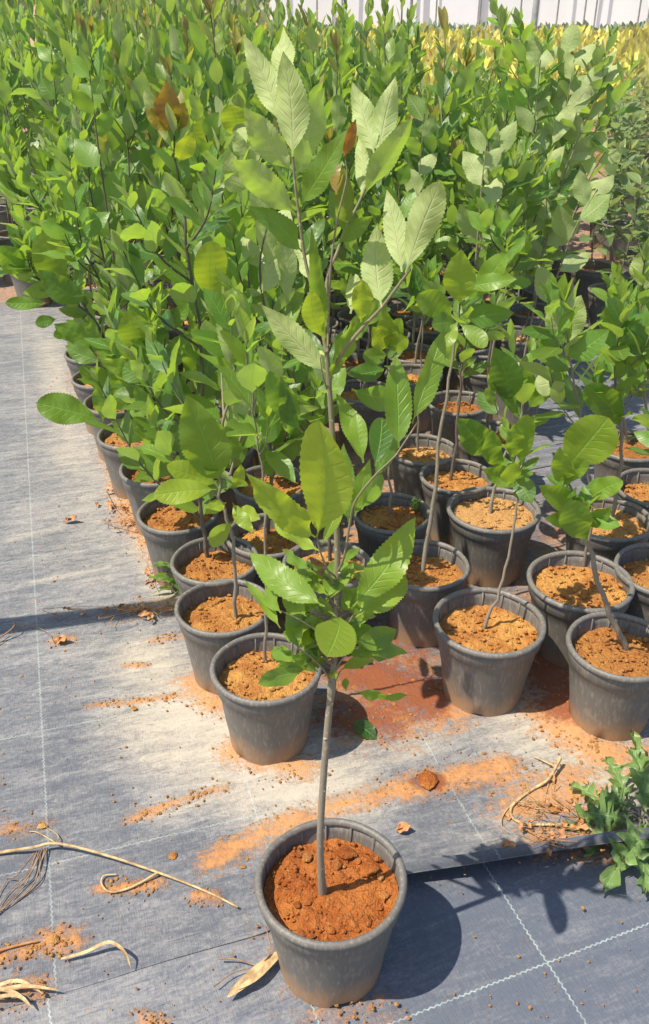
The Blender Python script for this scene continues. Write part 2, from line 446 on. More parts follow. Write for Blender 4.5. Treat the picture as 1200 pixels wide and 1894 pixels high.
def soil_mesh(seed, R=.1205, nr=26, na=72, clods=130, size=(.0018, .0062), rough=.011):
    rr = random.Random(seed); mb = MB(); V = [(0, 0, .197 + .004)]; ox, oy = rr.uniform(0, 90), rr.uniform(0, 90)
    for i in range(1, nr + 1):
        r = R * i / nr
        for k in range(na):
            t = 2 * math.pi * k / na
            x, y = r * math.cos(t), r * math.sin(t)
            h = float(fbm(np.array([x * 18 + ox]), np.array([y * 18 + oy]), 3)[0] - .5) * rough * 1.6 + float(fbm(np.array([x * 75 + oy]), np.array([y * 75 + ox]), 3)[0] - .5) * rough
            V.append((x, y, .195 + h + .004 * math.cos(r / R * 2)))
    F = [(0, 1 + k, 1 + (k + 1) % na) for k in range(na)]
    for i in range(nr - 1):
        for k in range(na):
            a = 1 + i * na; q = (k + 1) % na
            F.append((a + k, a + na + k, a + na + q, a + q))
    mb.add(V, F)
    for _ in range(clods):
        t, r = rr.uniform(0, 6.28), R * .95 * math.sqrt(rr.random())
        s = rr.uniform(size[0], size[1]) * (1.6 if rr.random() < .12 else 1)
        clod(mb, (r * math.cos(t), r * math.sin(t), .198 + s * .2), s, rr)
    return mb.mesh('soil', False)

POTS = [pot_mesh(k) for k in range(4)]
for me in POTS: me.materials.append(POT)
RIMS = [rim_mesh(k) for k in range(3)]
SOILS = [soil_mesh(10 + k) for k in range(5)]
for me in RIMS: me.materials.append(POT)
for me in SOILS: me.materials.append(SOIL)
RNG = random.Random(41)

def potted(name, loc, dia, soil=None, rot=None, tilt=(0, 0), soil_dz=0.0):
    """the thing: an Empty at the pot's base with pot (> rim) and soil"""
    t = empty(name, loc)
    k = dia / .2714
    p = link('pot', RNG.choice(POTS), None, t); p.scale = (k, k, 1)
    p.rotation_euler = (0, 0, RNG.uniform(0, 6.28) if rot is None else rot)
    link('rim', RNG.choice(RIMS), None, p)
    s = link('soil', soil or RNG.choice(SOILS), None, t); s.scale = (k, k, 1); s.rotation_euler = (0, 0, RNG.uniform(0, 6.28))
    s.location = (0, 0, soil_dz if soil else RNG.uniform(-.014, .006))
    return t

# ------------------------------------------------------------------ saplings
UP = np.array([0, 0, 1.0])
def line_at(P, t):
    x = t * (len(P) - 1); i = min(int(x), len(P) - 2); f = x - i
    return P[i] * (1 - f) + P[i + 1] * f
def tint_of(rng, yng=0.0, red=0.0):
    return (min(1, max(0, rng.gauss(.48, .30))), min(1, max(0, yng + rng.gauss(0, .1))), red)
def leaf_along(fol, stems, P, t0, n, L, rng, lod, ang=(25, 60), tipyng=.25, ratio=(.37, .52), kinds=(0, 0, 0, 2), fac=None, droop=0.0, redtip=0.0):
    """n leaves set alternately along the polyline P from fraction t0 to its tip"""
    ga = rng.uniform(0, 6.28)
    for i in range(n):
        f = (i + .5) / n; t = t0 + (1 - t0) * f
        b = line_at(P, t); d = line_at(P, min(1, t + .04)) - line_at(P, max(0, t - .04)); d = d / (np.linalg.norm(d) + 1e-9)
        ga += 2.4 + rng.uniform(-.3, .3)
        h = np.array([math.cos(ga), math.sin(ga), 0]); o = h - d * np.dot(h, d); o /= np.linalg.norm(o) + 1e-9
        al = math.radians(ang[1] + (ang[0] - ang[1]) * f + rng.gauss(0, 10))
        dr = d * math.cos(al) + o * math.sin(al)
        dr = dr - UP * droop * rng.random(); dr /= np.linalg.norm(dr)
        nn = d * math.sin(al) - o * math.cos(al) + np.array([rng.gauss(0, .28), rng.gauss(0, .28), rng.gauss(0, .2)])
        sz = L * (1 - .42 * f ** 3) * (.78 + .22 * math.sin(f * 3.1)) * rng.uniform(.78, 1.15)
        y = max(0, (f - .72) / .28) * tipyng * rng.uniform(.4, 1.6)
        leaf(fol, b, b + dr * sz, nn, sz * rng.uniform(*ratio), rng, curl=rng.gauss(.10, .08), fold=rng.uniform(.05, .35), lod=lod,
             tint=tint_of(rng, y, redtip * max(0, (f - .8) / .2)), kind=rng.choice(kinds), wave=rng.uniform(.005, .03), twist=rng.gauss(0, .25))
    # the folded young leaves at the tip
    for k in range(3):
        b = line_at(P, 1.0); a = rng.uniform(0, 6.28); o = np.array([math.cos(a), math.sin(a), 0])
        d = P[-1] - P[-2]; d = d / (np.linalg.norm(d) + 1e-9)
        dr = d * .93 + o * .36; sz = L * rng.uniform(.4, .62)
        leaf(fol, b, b + dr * sz, d * .3 - o, sz * .36, rng, curl=.02, fold=.4, lod=lod, tint=tint_of(rng, tipyng * 1.2, redtip), wave=.01)
def grow(main, rng, crown0=.35, nleaf=16, L=.105, branches=3, lod=1, r0=.0065, blen=(.22, .42), bleaf=9, ang=(25, 60), tipyng=.25, redtip=0.0, kinds=(0, 0, 0, 2), droop=0.0, sides=6, b0=None, spread=1.0):
    """main: polyline of the stem in the thing's own space; returns stem and foliage builders"""
    st, fo = MB(), MB()
    P = smooth_line(main, 5); n = len(P)
    for i in range(1, n): P[i] = P[i] + np.array([rng.gauss(0, .0025), rng.gauss(0, .0025), 0])
    tube(st, P, [r0 * (1 - .68 * i / (n - 1)) for i in range(n)], sides)
    H = np.linalg.norm(P[-1] - P[0])
    leaf_along(fo, st, P, crown0, nleaf, L, rng, lod, ang, tipyng, kinds=kinds, redtip=redtip, droop=droop)
    for k in range(branches):
        t = (crown0 if b0 is None else b0) + (.78 - crown0) * (k + rng.random()) / max(1, branches)
        b = line_at(P, t); a = rng.uniform(0, 6.28)
        o = np.array([math.cos(a), math.sin(a), 0]); ln = H * rng.uniform(*blen) * (1.15 - .6 * t)
        e = b + o * ln * .52 * spread + UP * ln * .8; mpt = b + o * ln * .33 * spread + UP * ln * .32
        Q = smooth_line([b, mpt, e], 4)
        tube(st, Q, [r0 * .5 * (1 - .6 * i / (len(Q) - 1)) for i in range(len(Q))], max(4, sides - 1))
        leaf_along(fo, st, Q, .22, bleaf, L * .93, rng, lod, ang, tipyng, kinds=kinds, redtip=redtip, droop=droop)
    return st, fo

def px_leaf(fo, root, Y, base, tip, wpx, rng, face='T', db=0.0, dt=0.0, roll=0.0, lod=0, tint=None, kind=0, curl=.06, fold=.15, **kw):
    """one leaf seen in the photo, put at its own depth: Y is the plant's distance, db and dt how far base and tip stand off it"""
    if face == 'U' and not (tint and tint[0] > .75): dt += .05; roll -= .2
    b, t = aty(*base, Y + db), aty(*tip, Y + dt)
    a = (t - b).normalized(); c = (Vector((0, 0, CAMZ)) - (b + t) / 2).normalized()
    n = c - a * c.dot(a); n.normalize(); n = Matrix.Rotation(roll, 3, a) @ n
    if face == 'U': n = -n
    d = ((b + t) / 2 - Vector((0, 0, CAMZ))).dot(Vector((0, math.cos(PITCH), -math.sin(PITCH))))
    w = wpx * d / FPX / max(.4, abs(math.cos(roll)))
    leaf(fo, b - root, t - root, n, w, rng, lod=lod, tint=tint or tint_of(rng), kind=kind, curl=curl, fold=fold, **kw)

# ------------------------------------------------------------------ the ground: bare earth, two sheets of woven ground cover
mb = MB(); mb.add([(-300, -60, -.012), (300, -60, -.012), (300, 500, -.012), (-300, 500, -.012)], [(0, 1, 2, 3)])
tag(mb.build('ground', EARTH), kind='structure')

NAMED_RIMS = []       # filled below, used for the soil spilled round the pots
def seg_mask(x, y, a, b, w):
    ax, ay, bx, by = a[0], a[1], b[0], b[1]
    dx, dy = bx - ax, by - ay; L = dx * dx + dy * dy + 1e-9
    t = np.clip(((x - ax) * dx + (y - ay) * dy) / L, 0, 1)
    d = np.hypot(x - ax - t * dx, y - ay - t * dy)
    return np.clip(1 - (d / w) ** 1.3 * .5, 0, 1)
STREAKS = [  # photo ends, half width in metres, strength
    ((385, 1598), (560, 1515), .035, .95), ((600, 1500), (760, 1462), .030, .9), ((740, 1465), (940, 1422), .040, 1.0), ((240, 1518), (420, 1458), .016, .75),
    ((165, 1312), (330, 1292), .014, .8), ((660, 1250), (800, 1300), .10, 1.1), ((640, 1330), (720, 1330), .10, 1.0), ((1000, 1230), (1040, 1330), .09, 1.1),
    ((1030, 1340), (1130, 1400), .07, 1.0), ((430, 1395), (560, 1425), .045, .9), ((355, 1265), (400, 1300), .05, .95), ((185, 1650), (290, 1640), .018, .85),
    ((365, 1660), (400, 1665), .018, .8), ((80, 1745), (135, 1745), .03, .85), ((0, 1772), (70, 1755), .025, .8), ((0, 1842), (70, 1832), .03, .75),
    ((205, 820), (250, 960), .06, .85), ((235, 930), (330, 1070), .06, .9), ((0, 552), (110, 545), .14, .9), ((150, 700), (190, 760), .08, .8), ((20, 520), (60, 500), .2, .7),
    ((950, 1500), (1060, 1455), .065, .9), ((990, 1560), (1120, 1570), .05, .7), ((480, 1635), (520, 1640), .018, .8), ((930, 1440), (1080, 1520), .06, .75),
    ((790, 1100), (950, 1000), .10, .8), ((540, 1130), (760, 1230), .12, .85), ((980, 1130), (1180, 1260), .12, .8), ((1090, 1390), (1200, 1400), .05, .8),
    ((100, 1190), (130, 1185), .02, .8), ((250, 1130), (340, 1120), .05, .6), ((230, 1235), (270, 1235), .012, .7), ((280, 1190), (340, 1180), .02, .6), ((265, 1885), (300, 1890), .02, .8),
    ((640, 1720), (500, 1720), .05, .4), ((0, 1540), (80, 1530), .03, .55), ((700, 1860), (560, 1872), .05, .5)]
SEGS = [(atz(*a), atz(*b), w, k) for a, b, w, k in STREAKS]
DUST = [((150, 700), (200, 1000), .6, .58), ((30, 900), (120, 1100), .6, .45), ((330, 1330), (560, 1440), .22, .95), ((230, 900), (340, 1110), .14, .8), ((270, 1220), (380, 1330), .16, .8), ((640, 1420), (800, 1380), .14, .6), ((300, 1500), (560, 1440), .07, .7), ((90, 640), (140, 860), .16, .7), ((20, 1000), (180, 960), .06, .6), ((60, 1080), (200, 1050), .05, .6), ((170, 1200), (330, 1250), .3, .5), ((1000, 1330), (1100, 1420), .25, .8),
        ((830, 1400), (950, 1360), .12, .5), ((60, 560), (60, 640), 1.0, .5), ((0, 1300), (300, 1400), .25, .35), ((930, 1560), (1100, 1580), .15, .6), ((620, 1450), (760, 1420), .1, .4), ((0, 1480), (200, 1480), .15, .3)]
DSEG = [(atz(*a), atz(*b), w, k) for a, b, w, k in DUST]
DAMP = [(atz(*a), atz(*b), w) for a, b, w in (((650, 1235), (770, 1290), .10), ((620, 1330), (700, 1345), .07), ((1000, 1200), (1040, 1300), .08), ((780, 1448), (800, 1450), .03), ((560, 1130), (760, 1180), .12), ((850, 1050), (1000, 950), .12), ((1000, 1150), (1190, 1250), .1))]  # stretches where the spilled soil is tinted a darker red-brown
def ground_masks(x, y):
    s = np.zeros_like(x); d = np.full_like(x, .30)
    for a, b, w, k in SEGS: s = np.maximum(s, k * seg_mask(x, y, a, b, w))
    for a, b, w, k in DSEG: d = np.maximum(d, k * seg_mask(x, y, a, b, w))
    bed = np.clip((y - 1.95) / .4, 0, 1) * np.clip((x - (.50 - .41 * y)) / .18, 0, 1)
    s = np.maximum(s, bed * .62 * (1 - .75 * np.clip((x - .55) / .2, 0, 1) * np.clip((y - 2.6) / .4, 0, 1) * np.clip((5.2 - y) / .5, 0, 1)))
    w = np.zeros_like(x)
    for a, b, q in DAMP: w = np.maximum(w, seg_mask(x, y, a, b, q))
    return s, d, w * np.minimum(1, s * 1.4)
EDGE_U = [-9, -2, -.2, .22, .52, .97, 1.6, 9]; EDGE_V = [1.0, 1.09, 1.097, 1.107, 1.122, 1.055, 1.0, .9]
LIFT_U = [-9, -.4, .2, .45, .62, .80, .95, 1.10, 1.3, 9]; LIFT_V = [-.0087, -.0087, -.006, .028, .040, .048, .052, .042, .008, .004]
def sheet_h(x, y):
    a = math.radians(17); u, v = x * math.cos(a) + y * math.sin(a), -x * math.sin(a) + y * math.cos(a)
    e = v - float(np.interp(u, EDGE_U, EDGE_V))
    return max(0.0, float(np.interp(u, LIFT_U, LIFT_V))) * math.exp(-e / .055) if e > 0 else 0.0
def cover_sheet(name, ang, urange, vrange, z0, upper, mat):
    ca, sa = math.cos(ang), math.sin(ang)
    U = np.concatenate([np.arange(-9, -1.6, .2), np.arange(-1.6, 1.7, .011), np.arange(1.72, 9.1, .2)])
    Vr = np.concatenate([np.arange(0, .12, .006), np.arange(.12, 2.3, .011), np.arange(2.32, 12.5, .16)]) if upper else np.arange(vrange[0], vrange[1], .012)
    u, v = np.meshgrid(U, Vr, indexing='ij')
    if upper:
        ve = np.interp(u, EDGE_U, EDGE_V) + .006 * (fbm(u * 6, u * 0 + 3, 2) - .5)
        v = v + ve
    x, y = u * ca - v * sa, u * sa + v * ca
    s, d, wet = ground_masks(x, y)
    if not upper: s = s * .9; d = .16 + .34 * np.clip(.55 - x * 2.2, 0, 1)
    z = .004 * (fbm(x * 4, y * 4, 3) - .5) + .0035 * (fbm(x * 1.3 - y * 5, y * 9 + x * 2, 2) - .5)
    clump = np.clip(s - .35 + (fbm(x * 40, y * 40, 3) - .5) * .8, 0, 1)
    z = z + clump * .008 * (.5 + fbm(x * 90, y * 90, 2))
    z = z + z0
    if upper:
        e = v - ve
        z = z + np.interp(u, LIFT_U, LIFT_V) * np.exp(-(e / .055)) + .002 * np.exp(-(((v - 1.31 + .05 * u) / .02) ** 2)) 
    else:
        z = z + .0035 * np.exp(-(((v - .93 - .04 * u) / .022) ** 2)) * (u < .25)
    mb = MB(); n, m = u.shape
    F = [(i * m + j, (i + 1) * m + j, (i + 1) * m + j + 1, i * m + j + 1) for i in range(n - 1) for j in range(m - 1)]
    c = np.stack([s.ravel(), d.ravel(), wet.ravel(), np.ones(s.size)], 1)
    P = np.stack([u.ravel(), v.ravel(), z.ravel()], 1)
    mb.v.append(P); mb.f = F; mb.uv.append(np.zeros((len(P), 2))); mb.c.append(c); mb.n = len(P)
    if upper:   # the doubled hem along the lifted edge
        H = [(i * m, z_) for i, z_ in enumerate(z[:, 0])]
        q = P[::m].copy(); q2 = q.copy(); q2[:, 2] -= .0022; q3 = q2.copy(); q3[:, 1] += .03; q3[:, 2] -= .001
        k = len(q); vv = np.concatenate([q, q2, q3])
        mb.add(vv, [(i + a * k, i + (a + 1) * k, i + 1 + (a + 1) * k, i + 1 + a * k) for a in range(2) for i in range(k - 1)], c=(0, .1, 0, 1))
    o = mb.build(name, mat); o.rotation_euler = (0, 0, ang)
    return tag(o, kind='structure')
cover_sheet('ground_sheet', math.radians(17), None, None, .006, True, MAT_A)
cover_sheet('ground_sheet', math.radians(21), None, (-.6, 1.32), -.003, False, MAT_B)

# ------------------------------------------------------------------ far end: white plastic wall, steel poles, golden shrubs, blue-green rows
WALLY = 27.0
def wx(px, y=WALLY): return aty(px, 20, y).x
t = empty('plastic_wall', (wx(800), WALLY, 0)); tag(t, 'long white plastic sheet wall closing off the nursery behind the golden shrubs', 'wall')
def quad_box(mb, x0, x1, y0, y1, z0, z1):
    V = [(x, y, z) for x in (x0, x1) for y in (y0, y1) for z in (z0, z1)]
    mb.add(V, [(0, 1, 3, 2), (4, 6, 7, 5), (0, 4, 5, 1), (2, 3, 7, 6), (0, 2, 6, 4), (1, 5, 7, 3)])
ox = t.location.x
mb = MB(); n = 120; V = []
for i in range(n + 1):
    x = wx(500) + (wx(1500) - wx(500)) * i / n
    for z in (-.02, .6, 1.2, 2.0, 3.0): V.append((x - ox, .03 * math.sin(x * 1.3) + .005 * math.sin(x * 5 + z * 2), z))
mb.add(V, [(i * 5 + j, (i + 1) * 5 + j, (i + 1) * 5 + j + 1, i * 5 + j + 1) for i in range(n) for j in range(4)])
mb.build('plastic_sheet', WHITEWALL, t)
mb = MB(); quad_box(mb, wx(810) - ox, wx(882) - ox, -.16, -.12, 0, 2.4); o = mb.build('door_sheet', WHITEPAN, t, False); o['label'] = 'brighter white sheet over a doorway'
for px in (512, 586, 632, 679, 742, 759, 805, 886, 960, 1028, 1078, 1098, 1178, 1196):
    mb = MB(); x = wx(px) - ox; r = .022
    tube(mb, [(x, -.2, 0), (x + .01, -.2, 3.0)], r if px != 759 else .04, 8); mb.build('post', STEEL, t)
for px, yy, lab in ((989, 19.5, 'thick grey steel pole rising from the golden shrubs before the white wall'),):
    p = aty(px, 30, yy); mb = MB(); tube(mb, [(0, 0, 0), (0, 0, 1.2), (.02, 0, 3.2)], .06, 10)
    tube(mb, [(0, 0, 0), (0, 0, .03)], .11, 10)
    o = mb.build('steel_pole', STEEL); o.location = (p.x, yy, 0); tag(o, lab, 'pole')
def shrub_mass(name, mat, n, xr, yr, h, L, lab, seed, up=.6):
    rr = random.Random(seed); mb = MB()
    for i in range(n):
        y = yr[0] + (yr[1] - yr[0]) * rr.random() ** 1.3
        x = rr.uniform(*xr) * (y / yr[1] * .6 + .4)
        hh = h * (.72 + .45 * float(vnoise(np.array([x * 1.8]), np.array([y * 1.8]))[0]))
        z = hh * (1 - .6 * rr.random() ** 2)
        a = rr.uniform(0, 6.28); d = np.array([math.cos(a) * (1 - up), math.sin(a) * (1 - up), up + rr.uniform(-.2, .4)]); d /= np.linalg.norm(d)
        l = L * rr.uniform(.7, 1.3) * (1 + y / 30)
        leaf(mb, (x, y, z), np.array((x, y, z)) + d * l, (rr.gauss(0, 1), rr.gauss(0, 1), rr.gauss(.4, 1)), l * .42, rr, lod=2, tint=tint_of(rr, .2))
    o = mb.build(name, mat); tag(o, lab, 'shrubs', kind='stuff'); return o
shrub_mass('golden_shrubs', GOLD, 12000, (-2.5, 9.5), (9.6, 20), .78, .10, 'broad bed of golden yellow shrubs at the far end before the white wall', 5)
shrub_mass('far_hedge', LEAF2, 5000, (-13, -1.2), (20, 24), 1.75, .16, 'dim green growth closing the view at the top left corner', 16)
shrub_mass('seedling_rows', BLUEG, 3500, (-2, 11), (21, 25.5), .62, .12, 'blue green band of low plants along the foot of the white wall', 6)

# ------------------------------------------------------------------ the sapling in front
HY = 1.05
r0 = atz(612, 1622, .235)
hs = soil_mesh(99, nr=34, na=90, clods=150, size=(.0014, .0048), rough=.013)
rr = random.Random(5)
clods = []
for (x, y, s) in ((.072, .045, .019), (.062, -.062, .015), (-.045, .07, .012), (.028, .078, .02), (.095, -.01, .013), (-.06, -.03, .010), (.012, .055, .015), (-.005, -.075, .009), (.09, .028, .012)):
    s *= .75; mb = MB(); clod(mb, (0, 0, 0), s, rr, .55); clods.append((mb, (x, y, .198 + s * .25)))
hs.materials.append(SOIL_RED)
hero = potted('potted_sapling', (r0.x, r0.y, 0), .272, hs, 0.35)
tag(hero, 'single sapling standing alone in front, its pot of dark red soil on the bluish mat', 'sapling', 'potted saplings')
for ch in hero.children:
    if ch.name.startswith('soil'): ch.rotation_euler = (0, 0, 0); ch['label'] = 'dark red crumbly soil'; soilo = ch
for mb, q in clods: mb.build('clod', SOIL_RED, soilo, False).location = q
R = Vector(hero.location); rr = random.Random(12)
def HP(px, dy=0.0): return np.array(aty(px[0], px[1], HY + dy) - R)
st, fo = MB(), MB()
b0 = np.array(atz(597, 1655, .190) - R)
main = [b0, HP((592, 1560)), HP((598, 1440)), HP((607, 1330)), HP((613, 1275)), HP((618, 1220)), HP((622, 1130)), HP((624, 1040)), HP((620, 930)), HP((615, 810)), HP((609, 720)), HP((604, 650))]
P = smooth_line(main, 6)
tube(st, P, [.0066 - .0036 * i / (len(P) - 1) + (.0016 * math.exp(-((i - 24.5) / 2.0) ** 2)) + .002 * math.exp(-(i / 1.5) ** 2) for i in range(len(P))], 10)
shoots = [
    ([(604, 655), (588, 570), (566, 490), (553, 402), (545, 335), (541, 285)], .0032, (0, .01, .02, .02, .02, .02)),
    ([(609, 712), (614, 687), (640, 643), (673, 603), (707, 567), (740, 523), (760, 497)], .0034, (0, 0, -.02, -.03, -.04, -.05, -.06)),
    ([(605, 650), (604, 523), (623, 467), (636, 429), (669, 363), (697, 293)], .0030, (0, .03, .04, .05, .06, .06)),
    ([(606, 640), (608, 560), (614, 470), (625, 400), (641, 330), (638, 290)], .0020, (0, .01, 0, 0, 0, 0)),
    ([(624, 1060), (637, 1027), (647, 967), (657, 927), (690, 883), (727, 847), (740, 830), (773, 780)], .0024, (0, -.02, -.03, -.04, -.05, -.06, -.06, -.07)),
    ([(622, 1090), (608, 1060), (592, 1020), (586, 993)], .0022, (0, -.03, -.05, -.05)),
    ([(612, 1262), (598, 1238), (575, 1215), (553, 1200)], .0024, (0, -.01, -.03, -.04)),
    ([(620, 1200), (640, 1160), (655, 1135)], .0022, (0, -.02, -.03)),
    ([(620, 1215), (600, 1180), (560, 1150), (520, 1130)], .0018, (0, -.03, -.05, -.06)),
    ([(616, 1245), (640, 1210), (665, 1195)], .0018, (0, -.01, -.02)),
    ([(604, 720), (596, 690), (592, 660)], .0014, (0, -.01, -.02))]
for pts, r, dys in shoots:
    Q = smooth_line([HP(p, d) for p, d in zip(pts, dys)], 5); r *= .8
    tube(st, Q, [r * (1 - .5 * i / (len(Q) - 1)) for i in range(len(Q))], 7)
for k in range(9):     # nodes on the bark
    q = P[6 + k * 5]; clod(st, q + np.array([rr.uniform(-.004, .004), -.004, 0]), .0035, rr)
st_extra = st
LEAVES = [  # base, tip, width, face, base depth, tip depth, roll, kind, (variation, youth, red)
    ((541, 290), (528, 98), 72, 'U', .0, -.03, .0, 0, (.5, .1, 0)), ((530, 180), (524, 50), 50, 'U', .02, .03, -.4, 0, (.4, .25, 0)),
    ((520, 230), (452, 78), 58, 'U', .02, .02, .3, 0, (.4, .2, 0)), ((541, 318), (450, 194), 62, 'U', .0, -.02, -.2, 0, (.8, .1, 0)),
    ((548, 398), (421, 280), 64, 'U', .0, -.05, -.15, 0, (.9, .05, 0)), ((558, 466), (473, 383), 50, 'T', .0, -.04, .35, 0, (.25, 0, 0)),
    ((548, 330), (592, 160), 60, 'U', .02, .06, .9, 0, (.9, 0, 0)), ((556, 378), (628, 246), 58, 'T', .0, -.04, -.35, 0, (.35, .15, 0)),
    ((699, 293), (731, 146), 54, 'U', .06, .05, .15, 0, (.4, .1, 0)), ((692, 285), (656, 161), 56, 'U', .06, .07, .1, 0, (.6, .1, 0)),
    ((668, 360), (668, 240), 40, 'U', .06, .08, .1, 0, (.6, .1, 0)), ((672, 363), (757, 209), 50, 'U', .06, .03, .6, 0, (.95, 0, 0)),
    ((638, 425), (637, 311), 44, 'T', .03, 0, .3, 0, (.15, 0, .12)), ((622, 360), (617, 292), 30, 'T', .0, .02, -.4, 0, (.3, .2, .5)),
    ((705, 565), (701, 425), 68, 'U', -.04, -.03, .1, 0, (.7, .1, 0)), ((743, 503), (716, 355), 52, 'U', -.05, -.04, .2, 0, (.5, .1, 0)),
    ((750, 505), (813, 337), 72, 'U', -.06, -.09, .25, 1, (.5, .15, 0)), ((602, 625), (586, 438), 36, 'T', -.01, -.06, .3, 0, (.45, .1, 0)),
    ((600, 628), (575, 545), 48, 'T', -.01, -.06, -.1, 1, (.6, .55, 0)), ((603, 690), (485, 562), 58, 'U', .0, -.03, -.1, 0, (.6, .2, 0)),
    ((668, 596), (671, 522), 47, 'T', -.03, -.06, .1, 1, (.6, .6, 0)), ((648, 580), (657, 508), 38, 'U', 0, .02, .2, 1, (.5, .4, 0)),
    ((608, 702), (657, 585), 32, 'T', -.01, -.05, .8, 0, (.6, .25, 0)), ((612, 690), (640, 600), 26, 'T', 0, .03, -.6, 0, (.2, 0, 0)),
    ((762, 783), (826, 607), 46, 'T', -.07, -.05, .6, 0, (.65, .2, 0)), ((737, 829), (733, 655), 62, 'T', -.06, -.09, .15, 0, (.55, .15, 0)),
    ((693, 862), (706, 772), 56, 'T', -.05, -.09, .1, 1, (.2, 0, 0)), ((672, 856), (622, 728), 46, 'T', -.03, .0, .3, 0, (.7, .2, 0)),
    ((672, 852), (660, 766), 38, 'T', -.04, -.08, .2, 1, (.75, .3, 0)), ((645, 966), (632, 822), 48, 'T', -.03, -.06, -.3, 0, (.35, .1, 0)),
    ((656, 955), (688, 850), 46, 'T', -.04, -.07, .3, 0, (.7, .25, 0)), ((668, 942), (716, 872), 36, 'T', -.05, -.03, .3, 0, (.75, .3, 0)),
    ((690, 885), (742, 800), 36, 'T', -.05, 0, .2, 0, (.4, .1, 0)), ((650, 720), (752, 745), 50, 'T', -.03, .02, .3, 0, (.15, 0, 0)),
    ((585, 994), (590, 788), 104, 'T', -.05, -.14, .0, 1, (.7, .75, 0)), ((583, 994), (468, 882), 66, 'T', -.05, -.11, .2, 0, (.7, .65, 0)),
    ((590, 1018), (480, 953), 32, 'T', -.05, -.10, -.5, 0, (.7, .55, 0)), ((594, 1008), (632, 898), 30, 'T', -.05, -.11, .5, 0, (.8, .45, 0)),
    ((600, 1122), (453, 1012), 64, 'T', -.05, -.14, .25, 0, (.75, .3, 0)), ((603, 1108), (618, 1030), 42, 'T', -.03, -.02, .2, 0, (.8, .3, 0)),
    ((606, 1112), (638, 1030), 44, 'T', -.03, .01, -.3, 0, (.8, .35, 0)), ((627, 1084), (654, 1040), 28, 'T', -.01, -.04, .2, 0, (.7, .4, 0)),
    ((652, 1122), (768, 957), 78, 'T', -.03, -.10, .2, 0, (.75, .35, 0)), ((657, 1142), (747, 1060), 76, 'T', -.03, -.09, -.2, 1, (.6, .4, 0)),
    ((665, 1160), (692, 1075), 48, 'T', -.03, -.08, .3, 0, (.75, .35, 0)), ((648, 1206), (761, 1198), 46, 'T', -.02, -.07, -.3, 0, (.5, .2, 0)),
    ((630, 1138), (606, 1208), 92, 'T', -.01, -.14, .1, 1, (.35, .4, 0)), ((553, 1202), (536, 1113), 40, 'T', -.04, -.08, .1, 0, (.75, .3, 0)),
    ((560, 1200), (581, 1147), 30, 'T', -.04, -.09, .4, 0, (.7, .3, 0)), ((520, 1134), (490, 1067), 32, 'T', -.06, -.08, -.2, 0, (.7, .3, 0)),
    ((518, 1162), (450, 1067), 26, 'T', -.06, -.09, .6, 0, (.75, .3, 0)), ((566, 1140), (538, 1090), 44, 'T', -.05, -.05, .1, 0, (.7, .3, 0)),
    ((545, 1224), (496, 1190), 34, 'T', -.04, -.09, .2, 0, (.75, .25, 0)), ((558, 1240), (475, 1266), 40, 'T', -.03, -.10, -.3, 0, (.6, .2, 0)),
    ((606, 1216), (553, 1206), 34, 'T', -.02, -.07, -.5, 0, (.1, 0, 0)), ((588, 1242), (547, 1236), 22, 'T', -.02, -.05, 0, 0, (.5, .2, 0)),
    ((655, 1277), (768, 1286), 24, 'T', -.01, -.06, .9, 0, (.6, .3, 0)), ((640, 1207), (724, 1214), 28, 'T', -.02, -.03, -.6, 0, (.3, 0, 0)),
    ((640, 1278), (636, 1250), 16, 'T', -.01, -.02, 0, 0, (.5, .3, 0)), ((605, 1180), (570, 1125), 34, 'T', -.03, -.08, -.4, 0, (.7, .25, 0)),
    ((620, 1150), (590, 1100), 26, 'T', -.02, -.06, .2, 0, (.8, .3, 0)), ((645, 1125), (632, 1075), 20, 'T', -.03, -.05, .1, 0, (.8, .4, 0)),
    ((552, 1200), (515, 1150), 36, 'T', -.04, -.06, .2, 0, (.75, .3, 0)), ((556, 1190), (560, 1120), 34, 'T', -.05, -.08, -.3, 0, (.7, .35, 0)), ((545, 1205), (500, 1230), 30, 'T', -.04, -.08, .3, 0, (.4, .1, 0)),
    ((630, 1130), (665, 1085), 34, 'T', -.02, -.04, .2, 0, (.8, .35, 0)), ((655, 1190), (740, 1165), 50, 'T', -.02, -.05, .3, 0, (.5, .3, 0)), ((598, 1195), (570, 1160), 30, 'T', -.04, -.07, .2, 0, (.3, .1, 0)),
    ((610, 715), (565, 640), 40, 'U', .0, .04, .2, 0, (.4, .2, 0)), ((603, 650), (520, 600), 40, 'T', .02, .06, .4, 0, (.2, 0, 0)), ((625, 450), (690, 400), 36, 'T', .04, .06, .2, 0, (.2, .1, 0)), ((640, 430), (610, 350), 44, 'T', .05, .07, .2, 0, (.15, 0, 0)),
    ((560, 480), (600, 400), 40, 'T', .02, .05, -.3, 0, (.2, 0, 0)), ((575, 520), (540, 440), 40, 'U', .02, .05, -.3, 0, (.5, .1, 0)), ((645, 640), (690, 560), 36, 'T', 0, .03, .3, 0, (.4, .2, 0)), ((672, 605), (720, 540), 34, 'T', -.02, .02, .4, 0, (.4, .2, 0)),
    ((622, 1255), (605, 1238), 20, 'T', -.03, -.05, .1, 0, (.7, .5, 0))]
